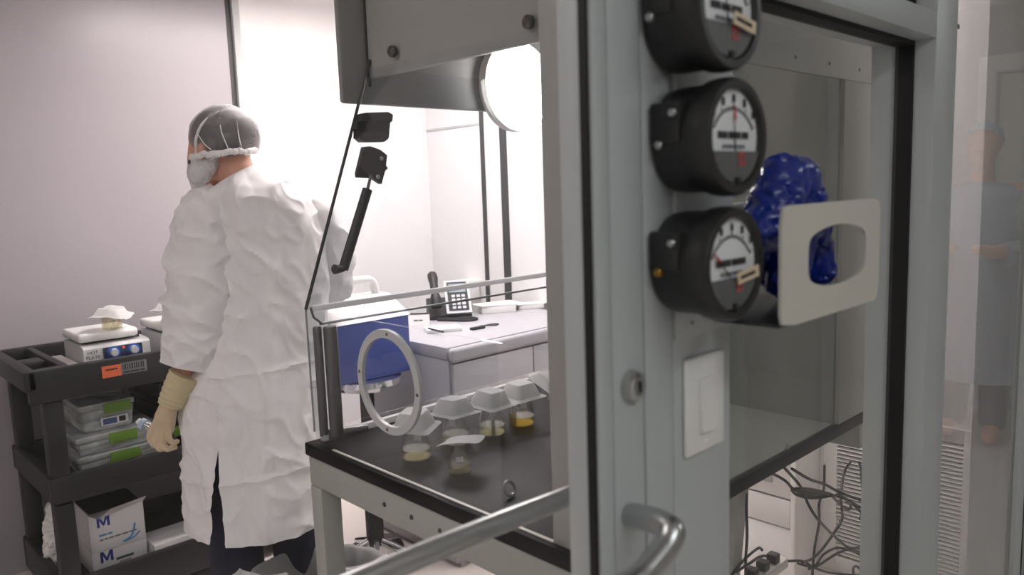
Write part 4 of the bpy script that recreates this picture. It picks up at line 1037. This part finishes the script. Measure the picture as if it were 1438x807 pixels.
mk = blob([[(B(296, 226, -.03), .05), (B(286, 243, -.02), .046), (B(284, 252, 0), .042), (B(281, 262, 0), .03)], [(B(279, 236, 0), .035)]], .006, 5)
crumple(mk, .006, 40); mko = link('face_mask', mk, MASK, pn)
link('mask_tie', strap([(292, 232), (303, 226), (318, 221)], .004), RUCHE, mko)
link('goggles', tube(bmesh.new(), [B(278, 228, -.06), B(272, 229, -.03), B(270, 230, .02)], .007, 8), DARKPL, pn)

def cloth(p, seed=0):
    q = p+Vector((seed*3.1, seed, 0))
    f1 = noise.noise(Vector((q.x*8, q.y*8, q.z*2.6)))
    a1 = max(0, 1-abs(noise.noise(Vector((q.x*7+4, q.y*7, q.z*7+q.x*5)))*3.2))
    a2 = max(0, 1-abs(noise.noise(Vector((q.x*15+9, q.y*15, q.z*13-q.y*9)))*3.0))
    f3 = noise.noise(q*30)
    return f1*.016+a1*a1*.010+a2*a2*.006+f3*.0025
def lerp_rows(rows, n):
    out = []
    for i in range(n):
        f_ = i/(n-1)*(len(rows)-1); k = min(int(f_), len(rows)-2); u = f_-k; u2 = u
        a_ = rows[k]; b_2 = rows[k+1]; p_ = rows[max(k-1, 0)]; n2 = rows[min(k+2, len(rows)-1)]
        out.append(tuple(.5*((2*a_[j])+(-p_[j]+b_2[j])*u+(2*p_[j]-5*a_[j]+4*b_2[j]-n2[j])*u*u+(-p_[j]+3*a_[j]-3*b_2[j]+n2[j])*u**3) for j in range(len(a_))))
    return out
# body of the gown: rings from the neckline to the hem; the seam runs down the near side and opens below
rows = [(250, 330, 37, .075, .045, 341), (257, 336, 56, .095, .035, 344), (272, 345, 76, .12, .02, 349), (296, 360, 86, .125, .01, 353), (340, 370, 86, .13, 0, 354), (420, 372, 85, .135, 0, 349),
        (500, 368, 90, .15, 0, 342), (560, 361, 98, .17, 0, 338), (620, 361, 99, .18, 0, 335), (680, 362, 97, .185, 0, 334), (728, 363, 95, .19, 0, 334)]
N = 240; RW = 190; rr = lerp_rows(rows, RW); rings = []
for i, (py, xc, hw, hd_, tl_, sx) in enumerate(rr):
    c = B(xc, py); a_ = hw/FPX*T0; cs0 = max(-.98, min(.98, (sx-xc)/hw)); th0 = -math.acos(cs0)
    gap = max(0, (py-590)/(728-590)); ring = []
    for j in range(N+1):
        g = gap*.13
        th = th0+g*1.3+(2*math.pi-2.1*g)*j/N
        fall = max(0, 1-j/12)                       # the overlapping flap stands a little proud
        pt = c+e1*a_*math.cos(th)+e2*hd_*math.sin(th)+Vector((0, 0, tl_*math.cos(th)))
        nrm = (e1*math.cos(th)/max(a_, .01)+e2*math.sin(th)/max(hd_, .01)).normalized()
        amp = min(1, .25+i/43)
        d = cloth(pt)*amp+fall*.010
        for cy_, ca, cw in ((509, .007, 3.2), (647, .006, 3), (420, .004, 4)):   # pressed creases across the cloth
            d += ca*math.exp(-((py-cy_+.10*(math.cos(th)*a_*432))/cw)**2)*amp*(1 if math.sin(th) < 0 else 0)
        d += .016*math.exp(-((math.cos(th)-.35)/.10)**2)*(1 if math.sin(th) < 0 and py > 330 else 0)*min(1, max(0, (py-330)/80))*.8
        ring.append(pt+nrm*d)
    rings.append(ring)
gn = link('gown', loft(bmesh.new(), rings, closed=False, cap=False), GOWN, pn)
def sleeve(path, rad, seed, flat=.8, n=70, seg=96):
    P_ = smooth_path(path, 22); n = len(P_); rs = lerp_rows([(r,) for r in rad], n); rings = []
    for i, p in enumerate(P_):
        d = (P_[min(i+1, n-1)]-P_[max(i-1, 0)]).normalized(); u = (e1-d*e1.dot(d)).normalized(); v = d.cross(u)
        ring = []
        for k in range(seg):
            q = 2*math.pi*k/seg; pt = p+(u*math.cos(q)+v*math.sin(q)*flat)*rs[i][0]
            nn = (u*math.cos(q)+v*math.sin(q)).normalized(); f_ = i/n
            dd_ = cloth(pt, seed)*1.1+.012*(1-2*abs(noise.noise(Vector((pt.x*8, pt.y*8, pt.z*14+seed)))))*min(1, f_*1.5)
            ring.append(pt+nn*dd_)
        rings.append(ring)
    end = P_[-1]; last = rings[-1]
    rings.append([end+(q-end)*.55+Vector((0, 0, .012)) for q in last])
    return loft(bmesh.new(), rings, cap=False)
link('sleeve', sleeve([B(322, 284, -.01), B(303, 305, -.04), B(299, 350, -.065), B(299, 410, -.075), B(291, 465, -.08), B(281, 508, -.09)], [.075, .105, .112, .112, .100, .080], 1), GOWN, pn)
link('sleeve', sleeve([B(405, 290, .03), B(424, 312, .05), B(440, 355, .09), B(438, 400, .17), B(418, 432, .34)], [.07, .095, .095, .085, .07], 5), GOWN, pn)
# trousers and shoes
tr = blob([[(G(-.07, -.01, .84), .08), (G(-.10, -.03, .52), .085), (G(-.10, .0, .12), .07)], [(G(.07, .02, .84), .08), (G(.09, .0, .52), .085), (G(.09, .03, .12), .07)], [(G(-.085, -.05, .68), .08), (G(-.085, -.06, .3), .085)]], .010, 3)
link('trousers', tr, NAVY, pn)
for sx, oy in ((-.10, 0), (.09, .03)):
    link('shoe', blob([[(G(sx, oy, .05), .05), (G(sx-.05, oy+.05, .045), .045), (G(sx-.10, oy+.10, .038), .035)]], .008, 4), BLACKPL, pn)
# gloved left hand closed round a small bottle
HO = -.11
def H(px, py, off=0): return B(px, py, HO+off)
gl_ = blob([[(H(273, 528), .036), (H(263, 546), .031), (H(258, 558), .029)],
            [(H(257, 560), .029), (H(252, 572), .030), (H(244, 585), .022)], [(H(256, 566), .028), (H(256, 586), .022)], [(H(250, 580), .024), (H(250, 588), .022)],
            [(H(238, 584, -.006), .0115), (H(235, 596, -.016), .0105), (H(240, 607, -.012), .0095), (H(248, 609, .006), .0085)],
            [(H(245, 589, -.012), .0115), (H(243, 602, -.022), .0105), (H(249, 612, -.016), .0095), (H(257, 613, .002), .0085)],
            [(H(252, 590, -.014), .0115), (H(252, 603, -.022), .0105), (H(259, 612, -.016), .0095), (H(266, 612, .0), .0085)],
            [(H(259, 588, -.010), .0110), (H(261, 598, -.016), .0098), (H(266, 605, -.012), .0088), (H(269, 604, .0), .008)],
            [(H(246, 570, .014), .014), (H(237, 580, .026), .0118), (H(231, 590, .030), .0100), (H(231, 598, .028), .0088)]], .0026, 2)
gv = link('glove', gl_, GLOVE, pn)
bm = bmesh.new(); cu_path = smooth_path([H(279, 514), H(271, 530), H(264, 545), H(260, 555)], 6)
tube(bm, cu_path, [.047-.010*k/(len(cu_path)-1)+.0015*math.sin(k*2.2) for k in range(len(cu_path))], 24)
link('cuff', bm, CUFF, gv)
ba, bb = H(222, 583, .012), H(264, 603, .006); ax_ = (bb-ba).normalized()
bo = thing('sample_bottle', 'small clear bottle with pale blue cap in the gloved hand', 'bottle', tuple(ba))
link('bottle_body', tube(bmesh.new(), [ba, ba+(bb-ba)*.8], .015, 16), FLASK, bo)
link('bottle_base', tube(bmesh.new(), [ba+(bb-ba)*.82, bb], [.014, .013], 16), DARKPL, bo)
CAPB = mat('pale_blue_cap', (175, 195, 220), .35)
link('cap', tube(bmesh.new(), [ba-ax_*.012, ba+ax_*.004], [.017, .018], 16), CAPB, bo)
link('cap', tube(bmesh.new(), [ba-ax_*.022+Vector((0, 0, .004)), ba-ax_*.012], [.009, .010], 12), WHITEPL, bo)

# ------------------------------------------------------------------ person in the corridor (shows as a faint reflection in the glass)
CLEARH = glass('painted_haze_glass', (240, 240, 240), f0=.045, haze=.2, hazecol=(186, 180, 176))  # diffuse haze painted in as the pale veil of the reflected corridor
for ch_ in w3.children:
    if ch_.name.startswith('pane'): ch_.data.materials[0] = CLEARH
RX = 4.8; RY = 2*(DY+.012)-on(1378, 300, 'X', RX).y
def Q(dx, dy, z): return Vector((RX+dx, RY+dy, z-.0))
p2 = thing('person', 'person in blue-grey gown, a faint reflection in the pane right of the post', 'person', (RX, RY, 0))
ch = [[(Q(0, 0, 1.66), .085), (Q(-.02, 0, 1.58), .066), (Q(-.04, 0, 1.54), .04)], [(Q(-.085, 0, 1.60), .016)], [(Q(0, 0, 1.54), .055), (Q(0, 0, 1.44), .06), (Q(0, 0, 1.3), .12), (Q(0, 0, 1.1), .12), (Q(0, 0, .93), .14)],
      [(Q(0, 0, 1.36), .1), (Q(0, .17, 1.38), .06), (Q(-.02, .23, 1.1), .045), (Q(-.2, .12, 1.08), .036), (Q(-.27, .06, 1.1), .03)], [(Q(0, 0, 1.36), .1), (Q(0, -.17, 1.38), .06), (Q(-.02, -.23, 1.1), .045), (Q(-.2, -.12, 1.08), .036), (Q(-.27, -.06, 1.1), .03)],
      [(Q(0, .09, .93), .1), (Q(0, .1, .5), .065), (Q(0, .1, .1), .045), (Q(-.1, .11, .05), .04)], [(Q(0, -.09, .93), .1), (Q(0, -.1, .5), .065), (Q(0, -.1, .1), .045), (Q(-.1, -.11, .05), .04)]]
link('body', blob(ch, .010, 4), SKIN, p2)
BLUEG = mat('blue_grey_gown', (150, 156, 172), .75, var=.06, bump=.2, bscale=30)
rings = []
for (z, hw, hd2) in lerp_rows([(1.45, .07, .07), (1.41, .19, .11), (1.3, .22, .14), (1.0, .21, .16), (.75, .22, .17), (.36, .24, .19)], 40):
    rings.append([Q(math.sin(2*math.pi*k/64)*hd2, math.cos(2*math.pi*k/64)*hw, z) for k in range(64)])
for r in rings:
    for i, v in enumerate(r): r[i] = v+(v-Q(0, 0, v.z)).normalized()*cloth(v, 7)
link('gown', loft(bmesh.new(), rings, cap=False), BLUEG, p2)
for s in (-1, 1):
    link('sleeve', sleeve([Q(0, .15*s, 1.38), Q(-.01, .21*s, 1.25), Q(-.03, .24*s, 1.1), Q(-.15, .15*s, 1.07)], [.07, .075, .07, .055], 3+s), BLUEG, p2)
bm = bmesh.new(); bmesh.ops.create_icosphere(bm, subdivisions=4, radius=1)
for v in bm.verts: v.co = Q(.012+v.co.x*.10, v.co.y*.092, 1.675+v.co.z*.10)
bmesh.ops.delete(bm, geom=[v for v in bm.verts if v.co.z < 1.66-(v.co.x-RX)*.9], context='VERTS'); link('hair_net', bm, mat('pale_blue_cap_fabric', (176, 184, 200), .8), p2)
link('trousers', blob([[(Q(0, s*.09, .93), .115), (Q(0, s*.1, .5), .085), (Q(0, s*.1, .12), .07)] for s in (-1, 1)], .012, 3), NAVY, p2)
